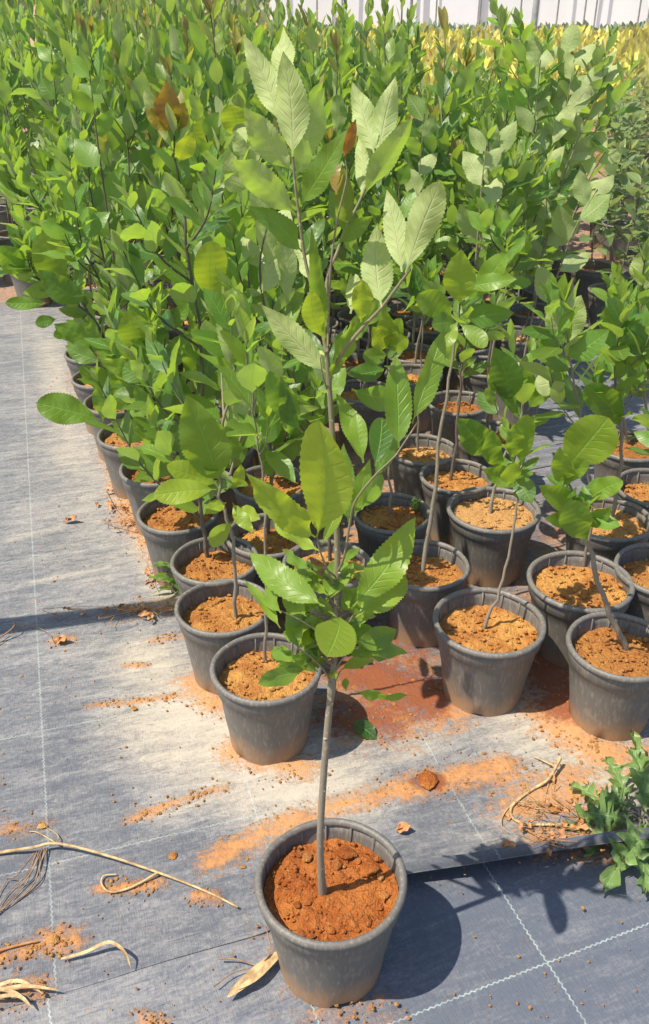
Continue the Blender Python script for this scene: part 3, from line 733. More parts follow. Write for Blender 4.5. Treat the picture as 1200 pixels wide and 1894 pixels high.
for k in range(40):
    y = rr.uniform(1040, 1255); x0 = 620 - (1255 - y) * .0; sd = rr.choice((-1, -1, 1)); ln = rr.uniform(45, 88)
    a = rr.uniform(-.5, .9); b = (x0 + sd * rr.uniform(4, 46), y - rr.uniform(0, 14))
    LEAVES.append((b, (b[0] + sd * ln * math.cos(a), b[1] - ln * math.sin(a)), ln * rr.uniform(.30, .42), 'T', rr.uniform(-.04, .05), rr.uniform(-.05, .08), rr.uniform(-.5, .4), 0, (rr.uniform(.3, .9), rr.uniform(.1, .45), 0)))
    tube(st_extra, [HP((620, min(1262, y + 12))), HP(b, LEAVES[-1][4])], [.0016, .001], 5)
for b, tp, w, fc, db, dt, ro, kd, ti in LEAVES:
    if w >= 100: pass
    elif b[1] > 1000 and w < 90: dt = dt * .25 + (.075 if tp[0] < 600 else .03); ro -= .15; w *= 1.0
    elif b[1] > 700 and b[1] < 980: dt = dt * .4 + .02
    px_leaf(fo, R, HY, b, tp, w * (.9 if w < 100 else 1.0), rr, fc, db, dt, ro, 0, ti, kd, curl=rr.uniform(.0, .28) if w < 75 else .06, fold=rr.uniform(.08, .4), wave=rr.uniform(.015, .05) if w < 90 else .014, serr=.09 if w < 90 else .06, twist=rr.gauss(0, .25))
st.build('stem', STEM, hero)
fo.build('foliage', LEAF, hero)
mb = MB(); px_leaf(mb, R, HY, (637, 290), (658, 222), 22, rr, 'T', 0, -.01, .3, 0, (.4, .3, .8), 0)
px_leaf(mb, R, HY, (637, 290), (650, 240), 16, rr, 'T', 0, .01, -.5, 0, (.4, .2, .8), 0)
o = mb.build('young_leaf', LEAF, hero); o['label'] = 'young orange red leaf at the shoot tip'

# ------------------------------------------------------------------ saplings whose pots the photo shows
def spray(fo, st, root, Y, line, n, L, w, rr, face='U', pale=.15):
    n = int(n * .68 + .5); P = smooth_line([np.array((*p, 0.0)) for p in line], 4)
    tube(st, [np.array(aty(q[0], q[1], Y) - root) for q in P], [.0035 * (1 - .6 * i / len(P)) for i in range(len(P))], 5)
    for i in range(n):
        q = line_at(P, min(1, (i + .6) / n)); d = P[-1] - P[0]; d = d / np.linalg.norm(d)
        sd = 1 if i % 2 else -1; o = np.array([-d[1], d[0], 0]) * sd; k = rr.uniform(.35, .6); l = L * rr.uniform(.75, 1.15) * (1 - .3 * (i / n) ** 2)
        tp = q + (d * (1 - k * .4) + o * k) * l
        px_leaf(fo, root, Y, (q[0], q[1]), (tp[0], tp[1]), w * l / L * rr.uniform(.85, 1.15), rr, face, rr.uniform(-.03, .03), rr.uniform(-.06, .04), rr.uniform(-.5, .3), 1, (max(0, rr.gauss(pale + .25, .32)), .1, 0), 0)

def named(rim, dia, stem, lab, crown0=.4, seed=0, lean=0.0, leaves=(), sprays=(), red=None, r0=.006, Lf=.132, dark=False, zoff=0.0, **kw):
    r = atz(rim[0], rim[1], .235); rr = random.Random(seed * 7 + 3)
    t = potted('potted_sapling', (r.x, r.y, 0), dia)
    tag(t, lab, 'sapling', 'potted saplings')
    NAMED_RIMS.append((r.x, r.y))
    root = Vector(t.location); Y = r.y
    n = len(stem)
    pts = [np.array(atz(stem[0][0], stem[0][1], .188) - root)]
    y0 = pts[0][1] + root.y
    for i, p in enumerate(stem[1:], 1):
        pts.append(np.array(aty(p[0], p[1], y0 + (Y - y0) * i / (n - 1) + lean * i / (n - 1)) - root))
    st, fo = grow(pts, rr, crown0=crown0, L=Lf, r0=r0, **kw)
    for a in leaves:
        px_leaf(fo, root, Y + a[4] if len(a) > 4 else Y, a[0], a[1], a[2], rr, a[3], 0, -.05, rr.uniform(-.3, .3), 0, a[5] if len(a) > 5 else None, rr.choice((0, 1)))
    for a in sprays: spray(fo, st, root, Y + a[4], a[0], a[1], a[2], a[3], rr, *a[5:])
    st.build('stem', STEM_DARK if dark else STEM, t)
    fo.build('foliage', LEAF, t)
    if red:
        mb = MB()
        for b, tp, w, fc, ti in red: px_leaf(mb, root, Y, b, tp, w, rr, fc, 0, -.02, rr.uniform(-.4, .4), 0, ti, 0)
        o = mb.build('young_leaf', LEAF, t); o['label'] = 'reddish bronze young leaves at the shoot tip'
    return t
named((492, 1230), .260, [(491, 1222), (492, 1120), (491, 1000), (485, 880), (470, 760), (455, 640)], 'thin stemmed sapling in the first grey pot behind the lone one, left edge row', .62, 1, nleaf=9, branches=2, bleaf=5, r0=.0042, leaves=[((560, 800), (500, 690), 46, 'T', -.1), ((535, 810), (520, 700), 40, 'T', -.1)])
named((413, 1118), .248, [(437, 1143), (430, 1000), (405, 900), (418, 760), (440, 640), (445, 560)], 'second sapling along the left pot edge, pale ragged leaves low on its stem', 0.36, 2, sprays=[([(425, 880), (455, 780), (500, 690)], 9, 76, 36, 0, 'T', .3)], nleaf=14, branches=4, bleaf=8, r0=.0058,
      leaves=[((406, 895), (345, 735), 92, 'T', -.06, (.3, .25, 0)), ((400, 905), (285, 915), 50, 'T', -.1, (.8, .6, 0)), ((405, 895), (310, 862), 46, 'T', -.04, (.8, .6, 0)), ((425, 690), (432, 530), 58, 'U', -.05, (.6, .3, 0)),
              ((430, 965), (390, 1010), 34, 'T', -.05, (.85, .6, 0)), ((440, 940), (480, 960), 30, 'T', -.05, (.8, .6, 0)), ((418, 930), (380, 950), 26, 'T', -.05, (.8, .6, 0)), ((430, 930), (470, 985), 26, 'T', -.06, (.8, .5, 0)), ((432, 900), (445, 860), 24, 'T', -.05, (.8, .7, 0)), ((425, 860), (470, 690), 55, 'U', 0, (.6, .3, 0))])
named((397, 1032), .246, [(384, 1030), (368, 925), (376, 700), (345, 450), (320, 250)], 'tall sapling with a bronze red shoot tip, third along the left pot edge', 0.16, 3, nleaf=22, branches=6, bleaf=9, dark=True, r0=.007,
      leaves=[((390, 560), (392, 448), 66, 'T', -.15, (.6, .7, 0)), ((320, 280), (268, 165), 30, 'U', 0, (.2, .4, 0)), ((325, 290), (350, 200), 30, 'U', 0, (.1, .5, 0)), ((330, 300), (358, 245), 36, 'T', -.02, (.8, 1, 0))],
      red=[((318, 245), (308, 148), 44, 'T', (.4, .2, .62)), ((318, 242), (268, 200), 34, 'T', (.5, .7, .45)), ((318, 245), (342, 190), 36, 'T', (.5, .6, .5)), ((316, 240), (290, 170), 30, 'T', (.4, .4, .6)), ((318, 244), (336, 165), 24, 'U', (.2, .2, .4))])
named((328, 945), .246, [(325, 950), (330, 850), (290, 740), (262, 640), (235, 540)], 'sapling of broad round bright leaves, fourth along the left pot edge', 0.12, 4, sprays=[([(322, 900), (285, 760), (250, 650)], 13, 84, 42, -.1, 'T', .2), ([(330, 860), (360, 740), (380, 640)], 11, 84, 42, 0, 'T', .1)], nleaf=18, branches=6, bleaf=10, dark=True, lean=-.05,
      leaves=[((262, 650), (240, 572), 66, 'T', -.08, (.6, .45, 0)), ((275, 690), (190, 672), 38, 'T', -.08, (.6, .4, 0)), ((300, 760), (330, 700), 60, 'T', -.05, (.3, .1, 0)), ((290, 720), (260, 690), 60, 'T', 0, (.2, 0, 0))])
named((290, 863), .246, [(289, 865), (286, 770), (225, 600), (150, 460), (120, 400)], 'sapling leaning left over the mat, fifth along the left pot edge', 0.12, 5, sprays=[([(285, 830), (220, 720), (165, 640)], 12, 78, 38, -.05, 'T', .2), ([(280, 780), (300, 680), (310, 560)], 11, 78, 38, 0, 'T', .3)], nleaf=18, branches=6, bleaf=10, dark=True,
      leaves=[((185, 775), (68, 745), 60, 'T', -.15, (.3, .1, 0)), ((190, 780), (180, 720), 34, 'T', -.15, (.3, .1, 0)), ((235, 740), (200, 700), 36, 'T', -.1, (.3, .1, 0))])
named((243, 800), .246, [(243, 802), (190, 620), (110, 540), (40, 500), (5, 480)], 'sapling whose branch reaches far left across the bare mat, sixth along the left pot edge', 0.15, 6, sprays=[([(240, 760), (200, 690), (140, 620)], 11, 72, 34, 0, 'T', .1)], nleaf=16, branches=5, bleaf=10, dark=True, spread=.6,
      leaves=[((45, 505), (0, 455), 50, 'T', -.05, (.7, .1, 0)), ((120, 545), (80, 430), 64, 'T', -.05, (.5, .5, 0)), ((200, 650), (100, 600), 44, 'T', -.05, (.7, .1, 0)), ((90, 560), (10, 560), 26, 'T', -.02), ((160, 560), (70, 500), 50, 'T', -.1, (.3, 0, 0)), ((105, 590), (66, 600), 24, 'T', -.05, (.1, 0, 0)), ((125, 612), (100, 622), 20, 'T', -.05, (.1, 0, 0))])
named((214, 740), .246, [(214, 742), (215, 600), (175, 400), (150, 235)], 'tall sapling over the seventh pot of the left edge, half hidden in leaves', 0.12, 7, sprays=[([(210, 480), (180, 260), (165, 130)], 11, 74, 38, -.2, 'T', .4)], nleaf=24, branches=7, bleaf=9, dark=True)
named((188, 695), .246, [(188, 697), (130, 520), (70, 380), (30, 300)], 'slanting sapling over the eighth pot of the left edge, half hidden in leaves', 0.12, 8, nleaf=24, branches=7, bleaf=9, dark=True)
named((172, 650), .246, [(172, 652), (165, 500), (110, 250), (90, 120)], 'tall sapling over the ninth pot of the left edge, deep in shade', 0.12, 9, sprays=[([(150, 420), (110, 230), (95, 100)], 11, 66, 34, -.2, 'T', .3)], nleaf=24, branches=7, bleaf=9, dark=True)
named((500, 890), .246, [(500, 892), (500, 700), (470, 420), (445, 215)], 'tall dark stemmed sapling right behind the ragged low leaves, second row of the left bed', 0.12, 10, sprays=[([(495, 840), (450, 740), (410, 640)], 12, 80, 38, 0, 'T', .1), ([(490, 600), (470, 380), (455, 250)], 11, 84, 42, -.15, 'U', .1), ([(430, 520), (410, 360), (380, 250)], 9, 80, 44, -.2, 'T', .5)], nleaf=24, branches=6, bleaf=10, dark=True, leaves=[((440, 260), (425, 195), 56, 'T', -.1, (.5, .8, 0)), ((395, 290), (370, 222), 48, 'T', -.1, (.6, .8, 0))])
named((495, 985), .246, [(495, 985), (505, 800), (465, 560), (440, 330)], 'sapling behind the two front left pots, pale leaves turned up beside the lone one', 0.14, 11, sprays=[([(500, 900), (530, 800), (555, 690)], 12, 78, 36, 0, 'T', .2), ([(500, 620), (480, 500), (500, 390)], 8, 86, 44, -.1, 'U', .1)], nleaf=20, branches=6, bleaf=9, dark=True, leaves=[((500, 500), (482, 400), 40, 'U', -.1, (.1, .3, 0)), ((530, 560), (522, 440), 44, 'U', -.1, (.3, .2, 0)), ((440, 330), (395, 285), 50, 'U', -.05, (.0, .3, 0)), ((460, 350), (415, 330), 40, 'U', -.05, (.0, .3, 0)), ((455, 310), (432, 240), 30, 'U', 0, (0, .3, 0)), ((470, 310), (462, 255), 24, 'U', 0, (0, .3, 0))])
named((605, 1040), .250, [(610, 1040), (600, 880), (560, 760), (530, 640)], 'sapling hidden right behind the lone sapling, only its pot and a few leaves showing', 0.45, 12, nleaf=10, branches=3, bleaf=6, dark=True)
named((785, 1040), .250, [(782, 1058), (803, 900), (832, 700), (850, 560)], 'slim bare stemmed sapling topped by an upright bright leaf tuft, centre right', .86, 13, nleaf=7, branches=0, r0=.0068, Lf=.10, ang=(35, 80), lean=.05,
      leaves=[((850, 562), (852, 463), 62, 'T', -.04, (.55, .55, 0)), ((838, 590), (775, 545), 52, 'T', -.02, (.7, .25, 0)), ((860, 560), (935, 470), 46, 'T', .02, (.7, .2, 0)), ((865, 530), (955, 515), 34, 'T', .0, (.8, .2, 0)), ((845, 600), (800, 600), 40, 'T', -.04, (.3, .1, 0)), ((860, 590), (950, 580), 44, 'T', .03, (.3, 0, 0)), ((850, 600), (900, 640), 34, 'T', -.04, (.5, .3, 0)), ((845, 595), (820, 640), 34, 'T', -.05, (.6, .4, 0))])
named((725, 945), .240, [(722, 955), (719, 830), (717, 640)], 'short sapling with yellow green top leaves, its pot edged by feathery weed', .9, 14, nleaf=4, branches=0, r0=.0048, Lf=.07, ang=(40, 85),
      leaves=[((718, 645), (690, 605), 38, 'T', 0, (.7, .8, 0)), ((718, 640), (712, 575), 40, 'T', 0, (.6, .6, 0)), ((720, 650), (752, 625), 36, 'T', 0, (.5, .6, 0)), ((718, 655), (672, 660), 34, 'T', 0, (.4, .3, 0)), ((715, 680), (640, 690), 36, 'T', 0, (.2, 0, 0)), ((722, 640), (740, 590), 28, 'T', 0, (.6, .4, 0))])
named((913, 938), .283, [(904, 957), (912, 912), (930, 850), (965, 760), (950, 640)], 'crooked sapling in the large pot behind the clear front pot, bare soil lit by sun', .55, 15, nleaf=7, branches=2, bleaf=4, r0=.0062, lean=.05,
      leaves=[((945, 745), (915, 645), 62, 'T', -.02, (.15, 0, 0)), ((985, 715), (1030, 705), 44, 'U', 0, (.2, .2, 0)), ((960, 770), (905, 690), 26, 'T', 0, (.2, 0, 0)), ((975, 760), (1060, 650), 46, 'T', .05, (.6, .2, 0))])
named((845, 877), .240, [(832, 893), (845, 800), (852, 690), (870, 560)], 'slender sapling in the pot left of the large sunlit pot, second row of the centre', 0.62, 16, nleaf=10, branches=2, bleaf=6, r0=.0058, dark=True)
named((782, 828), .236, [(773, 835), (776, 740), (782, 600), (790, 520)], 'slender sapling in a pot of pale sunlit soil behind the weedy pot', 0.64, 17, nleaf=10, branches=2, bleaf=6, r0=.0045)
named((905, 1145), .284, [(897, 1160), (930, 1070), (950, 970), (956, 890), (940, 800)], 'leaning thin sapling with a low tight leaf tuft in the sunlit right front pot', .70, 18, nleaf=10, branches=2, bleaf=4, r0=.0044, Lf=.075, ang=(35, 75), kinds=(1, 2, 0), b0=.74, blen=(.12, .2), lean=.06,
      leaves=[((902, 846), (848, 775), 58, 'T', .05, (.15, 0, 0)), ((955, 890), (895, 870), 40, 'T', -.02, (.75, .3, 0)), ((960, 880), (985, 930), 44, 'T', 0, (.2, 0, 0)), ((965, 860), (975, 770), 44, 'T', 0, (.65, .3, 0)), ((930, 870), (905, 800), 40, 'T', 0, (.5, .2, 0)), ((950, 850), (950, 785), 36, 'T', -.03, (.6, .3, 0)), ((940, 880), (920, 900), 30, 'T', -.03, (.7, .2, 0)), ((950, 895), (945, 860), 40, 'T', -.05, (.6, .3, 0))])
named((1074, 1070), .285, [(1080, 1050), (1094, 960), (1080, 820), (1050, 650), (1045, 560)], 'sapling in the half shaded pot between two front right pots, pale leaf turned up above', 0.5, 19, nleaf=12, branches=3, bleaf=6, r0=.0046,
      leaves=[((1030, 640), (1075, 545), 64, 'U', .1, (.2, .45, 0)), ((1045, 660), (1125, 610), 52, 'T', 0, (.7, 0, 0)), ((1030, 650), (1015, 560), 40, 'U', .05, (.3, .3, 0))])
named((1150, 1190), .262, [(1158, 1203), (1122, 1120), (1086, 1005), (1070, 960), (1050, 890)], 'thick leaning sapling in the pot at the right edge beside the thistle weed', .72, 20, nleaf=7, branches=2, bleaf=4, r0=.0085, Lf=.085, b0=.7, blen=(.15, .25), ang=(35, 75), kinds=(1, 2, 0),
      leaves=[((1084, 1003), (1052, 930), 62, 'T', -.04, (.5, .2, 0)), ((1060, 950), (1000, 900), 44, 'T', -.02, (.7, .3, 0)), ((1045, 870), (1125, 775), 96, 'T', .1, (.45, .45, 0)), ((1080, 930), (1150, 890), 40, 'T', 0, (.7, .2, 0)), ((1050, 900), (1035, 830), 44, 'T', 0, (.75, .35, 0)), ((1075, 960), (1010, 960), 36, 'T', 0, (.3, .1, 0)), ((1090, 970), (1130, 940), 30, 'T', -.02, (.4, .2, 0)), ((1040, 900), (1085, 850), 36, 'T', 0, (.6, .3, 0))])
named((1125, 955), .265, [(1130, 962), (1150, 830), (1135, 690), (1150, 560)], 'sapling in the shaded pot with pale roots, second row of the right bed', 0.35, 21, nleaf=14, branches=4, bleaf=8, r0=.0065, leaves=[((1150, 790), (1085, 715), 60, 'T', 0, (.3, .1, 0)), ((1135, 700), (1190, 640), 46, 'T', 0, (.5, .3, 0))])
named((1217, 900), .265, [(1212, 905), (1195, 760), (1185, 620), (1190, 480)], 'sapling cut off by the right edge of the view, a pale round leaf on top', 0.35, 22, nleaf=14, branches=4, bleaf=8, leaves=[((1195, 540), (1198, 455), 56, 'U', 0, (.1, .4, 0)), ((1165, 730), (1195, 640), 44, 'T', 0, (.5, .4, 0))])
named((1228, 1050), .265, [(1225, 1055), (1235, 900), (1230, 760)], 'sapling in the pot half cut off at the right edge, behind the thick leaning one', .6, 23, nleaf=8, branches=2, bleaf=5)
named((1165, 820), .250, [(1160, 825), (1150, 720), (1165, 600), (1150, 520)], 'sapling in sunlit soil at the back of the right bed', 0.3, 24, nleaf=14, branches=4, bleaf=8, leaves=[((1160, 650), (1120, 570), 40, 'T', 0, (.6, .1, 0))])
named((848, 742), .236, [(845, 750), (868, 600), (895, 400), (905, 250)], 'tall sapling in a pot behind the upright bright leaf tuft', 0.4, 25, sprays=[([(880, 480), (890, 350), (900, 270)], 8, 80, 40, -.1, 'U', .3)], nleaf=16, branches=4, bleaf=8, r0=.0055, leaves=[((890, 440), (885, 350), 48, 'T', 0, (.7, .1, 0)), ((905, 350), (920, 255), 40, 'U', 0, (.2, .1, 0))])
named((670, 720), .236, [(672, 725), (685, 600), (700, 430)], 'sapling in the first pot visible right behind the lone stem, far row', 0.42, 26, nleaf=12, branches=4, bleaf=8)
named((765, 690), .236, [(765, 690), (785, 560), (775, 420)], 'sapling in a crowded far row pot above the pot of pale soil', 0.42, 27, sprays=[([(770, 560), (745, 430), (735, 330)], 9, 72, 36, -.1, 'T', .3)], nleaf=12, branches=4, bleaf=8)
named((900, 675), .240, [(905, 680), (950, 460), (1000, 200), (1010, 80)], 'tall sapling with upright silvery leaves against the golden shrubs', .2, 28, nleaf=24, branches=7, bleaf=9, r0=.005, sprays=[([(958, 560), (975, 350), (1000, 110)], 17, 78, 36, -.1), ([(930, 480), (915, 330), (925, 250)], 8, 80, 38, -.2), ([(985, 420), (1040, 230), (1062, 110)], 12, 74, 34, -.05)], leaves=[((990, 150), (985, 60), 40, 'U', 0, (.1, .1, 0)), ((1035, 110), (1065, 45), 36, 'U', 0, (.2, .1, 0)), ((1000, 190), (995, 110), 44, 'U', 0, (.3, .1, 0)), ((985, 340), (1045, 270), 36, 'U', -.1, (0, .1, 0))])
named((905, 800), .236, [(900, 805), (905, 670), (925, 500), (940, 420)], 'slim dark stemmed sapling in a small pot beside the low tight tuft', 0.5, 29, nleaf=12, branches=3, bleaf=7, dark=True)
named((760, 650), .236, [(762, 652), (770, 500), (780, 330)], 'sapling in a small far pot over the yellow green top leaves', 0.4, 30, sprays=[([(770, 480), (775, 330), (785, 210)], 10, 74, 36, -.1, 'U', .4)], nleaf=14, branches=4, bleaf=8)
named((660, 662), .236, [(662, 664), (665, 500), (650, 330)], 'sapling in the far pot seen beside the fork of the lone sapling', 0.4, 31, nleaf=14, branches=4, bleaf=8)
named((960, 690), .240, [(965, 695), (1010, 450), (1070, 230), (1110, 110)], 'tall sapling leaning right with a long spray of silvery leaves', .16, 32, nleaf=26, branches=7, bleaf=9, r0=.0045, sprays=[([(990, 520), (1045, 320), (1120, 140)], 15, 76, 34, 0), ([(1000, 600), (1060, 430), (1105, 350)], 9, 80, 38, -.2), ([(1030, 470), (1090, 330), (1120, 280)], 8, 74, 34, 0)], leaves=[((1040, 235), (1090, 160), 36, 'U', 0, (.1, .1, 0)), ((1060, 200), (1110, 120), 34, 'U', 0, (.1, .1, 0)), ((1020, 270), (1060, 195), 34, 'U', 0, (.1, .1, 0)), ((1085, 160), (1140, 95), 26, 'U', 0, (0, .1, 0)), ((985, 360), (1130, 330), 22, 'U', 0, (.2, .2, 0))])

# ------------------------------------------------------------------ the crowd of saplings behind
def variant(seed, H, lod, nleaf, branches, bleaf, red=0.0, L=.172, crown0=.13, young=.3):
    rr = random.Random(seed)
    m = [np.array([0, 0, .188])]; x = y = 0.0
    lx, ly = rr.gauss(0, .05), rr.gauss(0, .05)
    for k in range(1, 5):
        m.append(np.array([lx * k / 4 + rr.gauss(0, .012), ly * k / 4 + rr.gauss(0, .012), .188 + (H - .188) * k / 4]))
    st, fo = grow(m, rr, crown0=crown0, nleaf=nleaf, L=L, branches=branches, bleaf=bleaf, lod=lod, redtip=red, sides=5 if lod else 6, tipyng=young, ang=(18, 50), r0=.0055, spread=.62)
    a, b = st.mesh('stem'), fo.mesh('foliage'); a.materials.append(STEM_DARK); b.materials.append(LEAF)
    return a, b
VAR = [variant(100 + k, (1.22, 1.42, 1.32, 1.5, 1.12, 1.38, 1.28, 1.46)[k], 1, 19, 4, 8, .4 if k in (1, 5) else 0.0) for k in range(8)]
FAR = [variant(200 + k, (1.2, 1.4, 1.3, 1.48, 1.15, 1.36)[k], 2, 19, 4, 8, .3 if k == 2 else 0.0, young=.6) for k in range(6)]  # far leaf tips tinted lighter, sunlight and glare put into their colour
proto = None
def crowd_sapling(x, y, va, label, group, sc, dia=.246, rot=None, tilt=(0, 0)):
    global proto
    if proto is None:
        proto = potted('potted_sapling', (x, y, 0), dia)
        link('stem', va[0], None, proto); link('foliage', va[1], None, proto)
        t = proto
    else:
        t = proto.copy(); COL.objects.link(t); t.location = (x, y, 0)
        for ch in proto.children:
            c = ch.copy(); COL.objects.link(c); c.parent = t
            if c.name.startswith('stem'): c.data = va[0]
            elif c.name.startswith('foliage'): c.data = va[1]
            elif c.name.startswith('soil'): c.data = RNG.choice(SOILS)
            for g in ch.children:
                d = g.copy(); COL.objects.link(d); d.parent = c
    for c in t.children:
        if c.name.startswith(('stem', 'foliage')):
            c.scale = (1, 1, sc); c.rotation_euler = (tilt[0], tilt[1], 0); c.location = (0, 0, .188 * (1 - sc))
    t.rotation_euler = (0, 0, RNG.uniform(0, 6.28) if rot is None else rot)
    return tag(t, label, 'sapling', group)
CROWD = 'potted saplings crowded behind'
LABELS = {('near', 'left'): 'leafy sapling in the thick of the left bed, close behind its edge row', ('near', 'mid'): 'leafy sapling in the rows close behind the lone sapling', ('near', 'right'): 'leafy sapling in the rows behind the bare stemmed tuft on the right',
          ('half', 'left'): 'leafy sapling half way back in the left of the crowd', ('half', 'mid'): 'leafy sapling half way back in the middle of the crowd', ('half', 'right'): 'leafy sapling half way back at the right side of the crowd',
          ('back', 'left'): 'small looking sapling at the far back of the crowd on the left', ('back', 'mid'): 'small looking sapling at the far back of the crowd below the white wall', ('back', 'right'): 'small looking sapling at the far back of the crowd beside the golden shrubs'}
taken = list(NAMED_RIMS); rng = random.Random(77); count = 0
e1 = np.array([-.40, .916]); e2 = np.array([.916, .40])
for i in range(-2, 60):
    for j in range(-14, 40):
        sp = .265
        p = np.array([-.16, 2.35]) + e1 * i * sp + e2 * j * sp + np.array([rng.uniform(-.025, .025), rng.uniform(-.025, .025)])
        x, y = p
        if y < 2.5 or y > 10.2: continue
        if x < .56 - .41 * y + .02 - 1.3 * min(1, max(0, (y - 5.0) / 1.0)): continue
        if x > (.84 + .33 * (y - 3.57) if y > 3.57 else .62): continue
        z = y * .87 + .3
        if abs(x) > .37 * z + .25: continue
        if any((x - a) ** 2 + (y - b) ** 2 < .225 ** 2 for a, b in taken): continue
        if y < 3.75 and x > .05: continue
        if y > 5.5 and rng.random() < (.25 if y < 7.5 else .45): continue
        dz = 'near' if y < 4.4 else 'half' if y < 7 else 'back'
        px = 600 + FPX * x / z
        sx = 'left' if px < 400 else 'mid' if px < 800 else 'right'
        taken.append((x, y)); count += 1
        va = rng.choice(VAR if y < 5.6 else FAR)
        sc = rng.uniform(.88, 1.12) * (1.12 if px < 420 else .98 if px < 800 else .95)
        if px > 760: sc *= 1 - .27 * min(1, max(0, (y - 4.2) / 2))
        elif px > 460: sc *= 1 - .10 * min(1, max(0, (y - 4.5) / 2))
        if px > 740 and y > 7.3: continue
        crowd_sapling(x, y, va, LABELS[(dz, sx)], '%s, %s %s' % (CROWD, dz, sx), sc)
print('crowd', count)
# the duller plants on the far right
def dull(seed, H, n=12):
    rr = random.Random(seed)
    m = [np.array([0, 0, .188]), np.array([rr.gauss(0, .03), rr.gauss(0, .03), .188 + (H - .188) * .5]), np.array([rr.gauss(0, .06), rr.gauss(0, .06), H])]
    st, fo = grow(m, rr, crown0=.15, nleaf=18, L=.135, branches=6, bleaf=8, lod=2, sides=5, tipyng=.5, ang=(35, 80), r0=.005, blen=(.3, .5), droop=.3)
    a, b = st.mesh('stem'), fo.mesh('foliage'); a.materials.append(STEM_DARK); b.materials.append(LEAF2); return a, b
DULL = [dull(300 + k, (.85, .95, .78, 1.0)[k]) for k in range(4)]
for (px, py, yy) in ((1148, 412, 0), (1185, 468, 0), (1192, 508, 0)):
    r = atz(px, py, .235)
    lab = {1148: 'bushy dull leaved plant in a far pot of bright orange soil at the right edge', 1185: 'small plant in the dark pot below the pot of bright orange soil', 1192: 'small plant in the lowest of three far pots at the right edge'}[px]
    crowd_sapling(r.x, r.y, DULL[0] if px == 1148 else DULL[2], lab, None, 1.0 if px == 1148 else .75, .262)
rng = random.Random(8)
for i in range(16):
    for j in range(12):
        y = 4.7 + i * .36 + rng.uniform(-.08, .08); x = .84 + .33 * (y - 3.57) + .22 + j * .36 + rng.uniform(-.08, .08)
        z = y * .87 + .3
        if abs(x) > .37 * z + .15 or (1.55 < x < 2.2 and y < 6.25): continue
        crowd_sapling(x, y, rng.choice(DULL), 'bushy dull green plant in the separate block beyond the far right pots', 'dull green plants at the far right', rng.uniform(.9, 1.1) * (1 if y < 6.6 else .8), .25)

# ------------------------------------------------------------------ litter, twigs and weeds
def gz(px, py, h=.012): 
    p = atz(px, py, h)
    for _ in range(3): p = atz(px, py, h + sheet_h(p.x, p.y))
    return np.array(p)
def strand(mb, pts, r, k=4, sides=5, lift=.004, taper=.5):
    """a stalk lying on the sheet through photo points; a third entry in a point is its height"""
    P = [gz(p[0], p[1], (p[2] if len(p) > 2 else .010) + lift) for p in pts]
    Q = smooth_line(P, k); n = len(Q)
    tube(mb, Q, [r * (1 - taper * i / max(1, n - 1)) for i in range(n)], sides)
def lay(name, mb, mat, lab, cat, group=None):
    V = np.concatenate(mb.v); c = V.mean(0); c[2] = V[:, 2].min()
    mb.v = [v - c for v in mb.v]
    o = mb.build(name, mat); o.location = c; return tag(o, lab, cat, group)
mb = MB()
strand(mb, [(-60, 1590), (0, 1577), (60, 1568, .02), (105, 1560, .025), (190, 1580, .02), (290, 1613, .016), (380, 1648), (440, 1678)], .0042)
strand(mb, [(292, 1614, .016), (245, 1640), (205, 1650), (188, 1635), (192, 1620), (215, 1617)], .003)
strand(mb, [(105, 1560, .02), (70, 1540), (52, 1538)], .002); strand(mb, [(105, 1558, .02), (107, 1545), (85, 1530)], .0015)
lay('dry_stalk', mb, STRAW, 'long pale dry stalk with a curled side shoot lying on the mat at left', 'stalk')
mb = MB(); rr = random.Random(3)
for k in range(6):
    a = rr.uniform(-12, 12)
    strand(mb, [(88 - k * 5, 1568 + k * 2), (80 - k * 8 + a, 1600 + k * 4, .02), (70 - k * 12, 1640 + a), (20 - k * 8, 1672 + k * 5), (-20, 1690 + k * 5)], .0016)
lay('dry_grass', mb, TWIG, 'loops of brown dry grass under the long stalk at left', 'grass tuft')
def blade(mb, pts, w, rr, roll=.5):
    P = smooth_line([gz(p[0], p[1], p[2] if len(p) > 2 else .012) for p in pts], 5); n = len(P); V = []
    for i, p in enumerate(P):
        d = P[min(i + 1, n - 1)] - P[max(0, i - 1)]; d /= np.linalg.norm(d) + 1e-9
        s = np.cross(d, UP); s /= np.linalg.norm(s) + 1e-9
        ww = w * (math.sin(math.pi * min(1, .12 + .88 * i / (n - 1))) ** .6 + .1)
        for x in (-1, 0, 1): V.append(p + s * ww * x * .5 + UP * (abs(x) * ww * roll))
    F = [(i * 3 + j, i * 3 + j + 1, i * 3 + j + 4, i * 3 + j + 3) for i in range(n - 1) for j in range(2)]
    mb.add(V, F)
mb = MB(); blade(mb, [(518, 1765, .012), (470, 1805, .016), (420, 1845, .014)], .022, rr, .25); blade(mb, [(516, 1768, .016), (475, 1808, .022), (440, 1830, .02)], .012, rr, .3)
lay('dry_leaf', mb, STRAW, 'flat straw coloured dry blade sticking out from under the front pot', 'dry leaf')
mb = MB(); blade(mb, [(112, 1775), (160, 1762, .015), (200, 1745, .03), (228, 1760, .035), (242, 1792, .012)], .007, rr, .5)
lay('dry_leaf', mb, STRAW, 'thin curled dry blade bent like a hook on the mat at lower left', 'dry leaf')
mb = MB()
for a in ([(-30, 1840), (40, 1825, .02), (110, 1832)], [(-30, 1850), (30, 1842, .025), (60, 1865)], [(-30, 1825), (20, 1835, .02), (50, 1850)], [(-30, 1835), (30, 1815, .02), (80, 1838, .012)]): blade(mb, a, .007, rr, .3)
lay('dry_grass', mb, STRAW, 'clump of pale dry grass blades at the lower left corner', 'grass tuft')
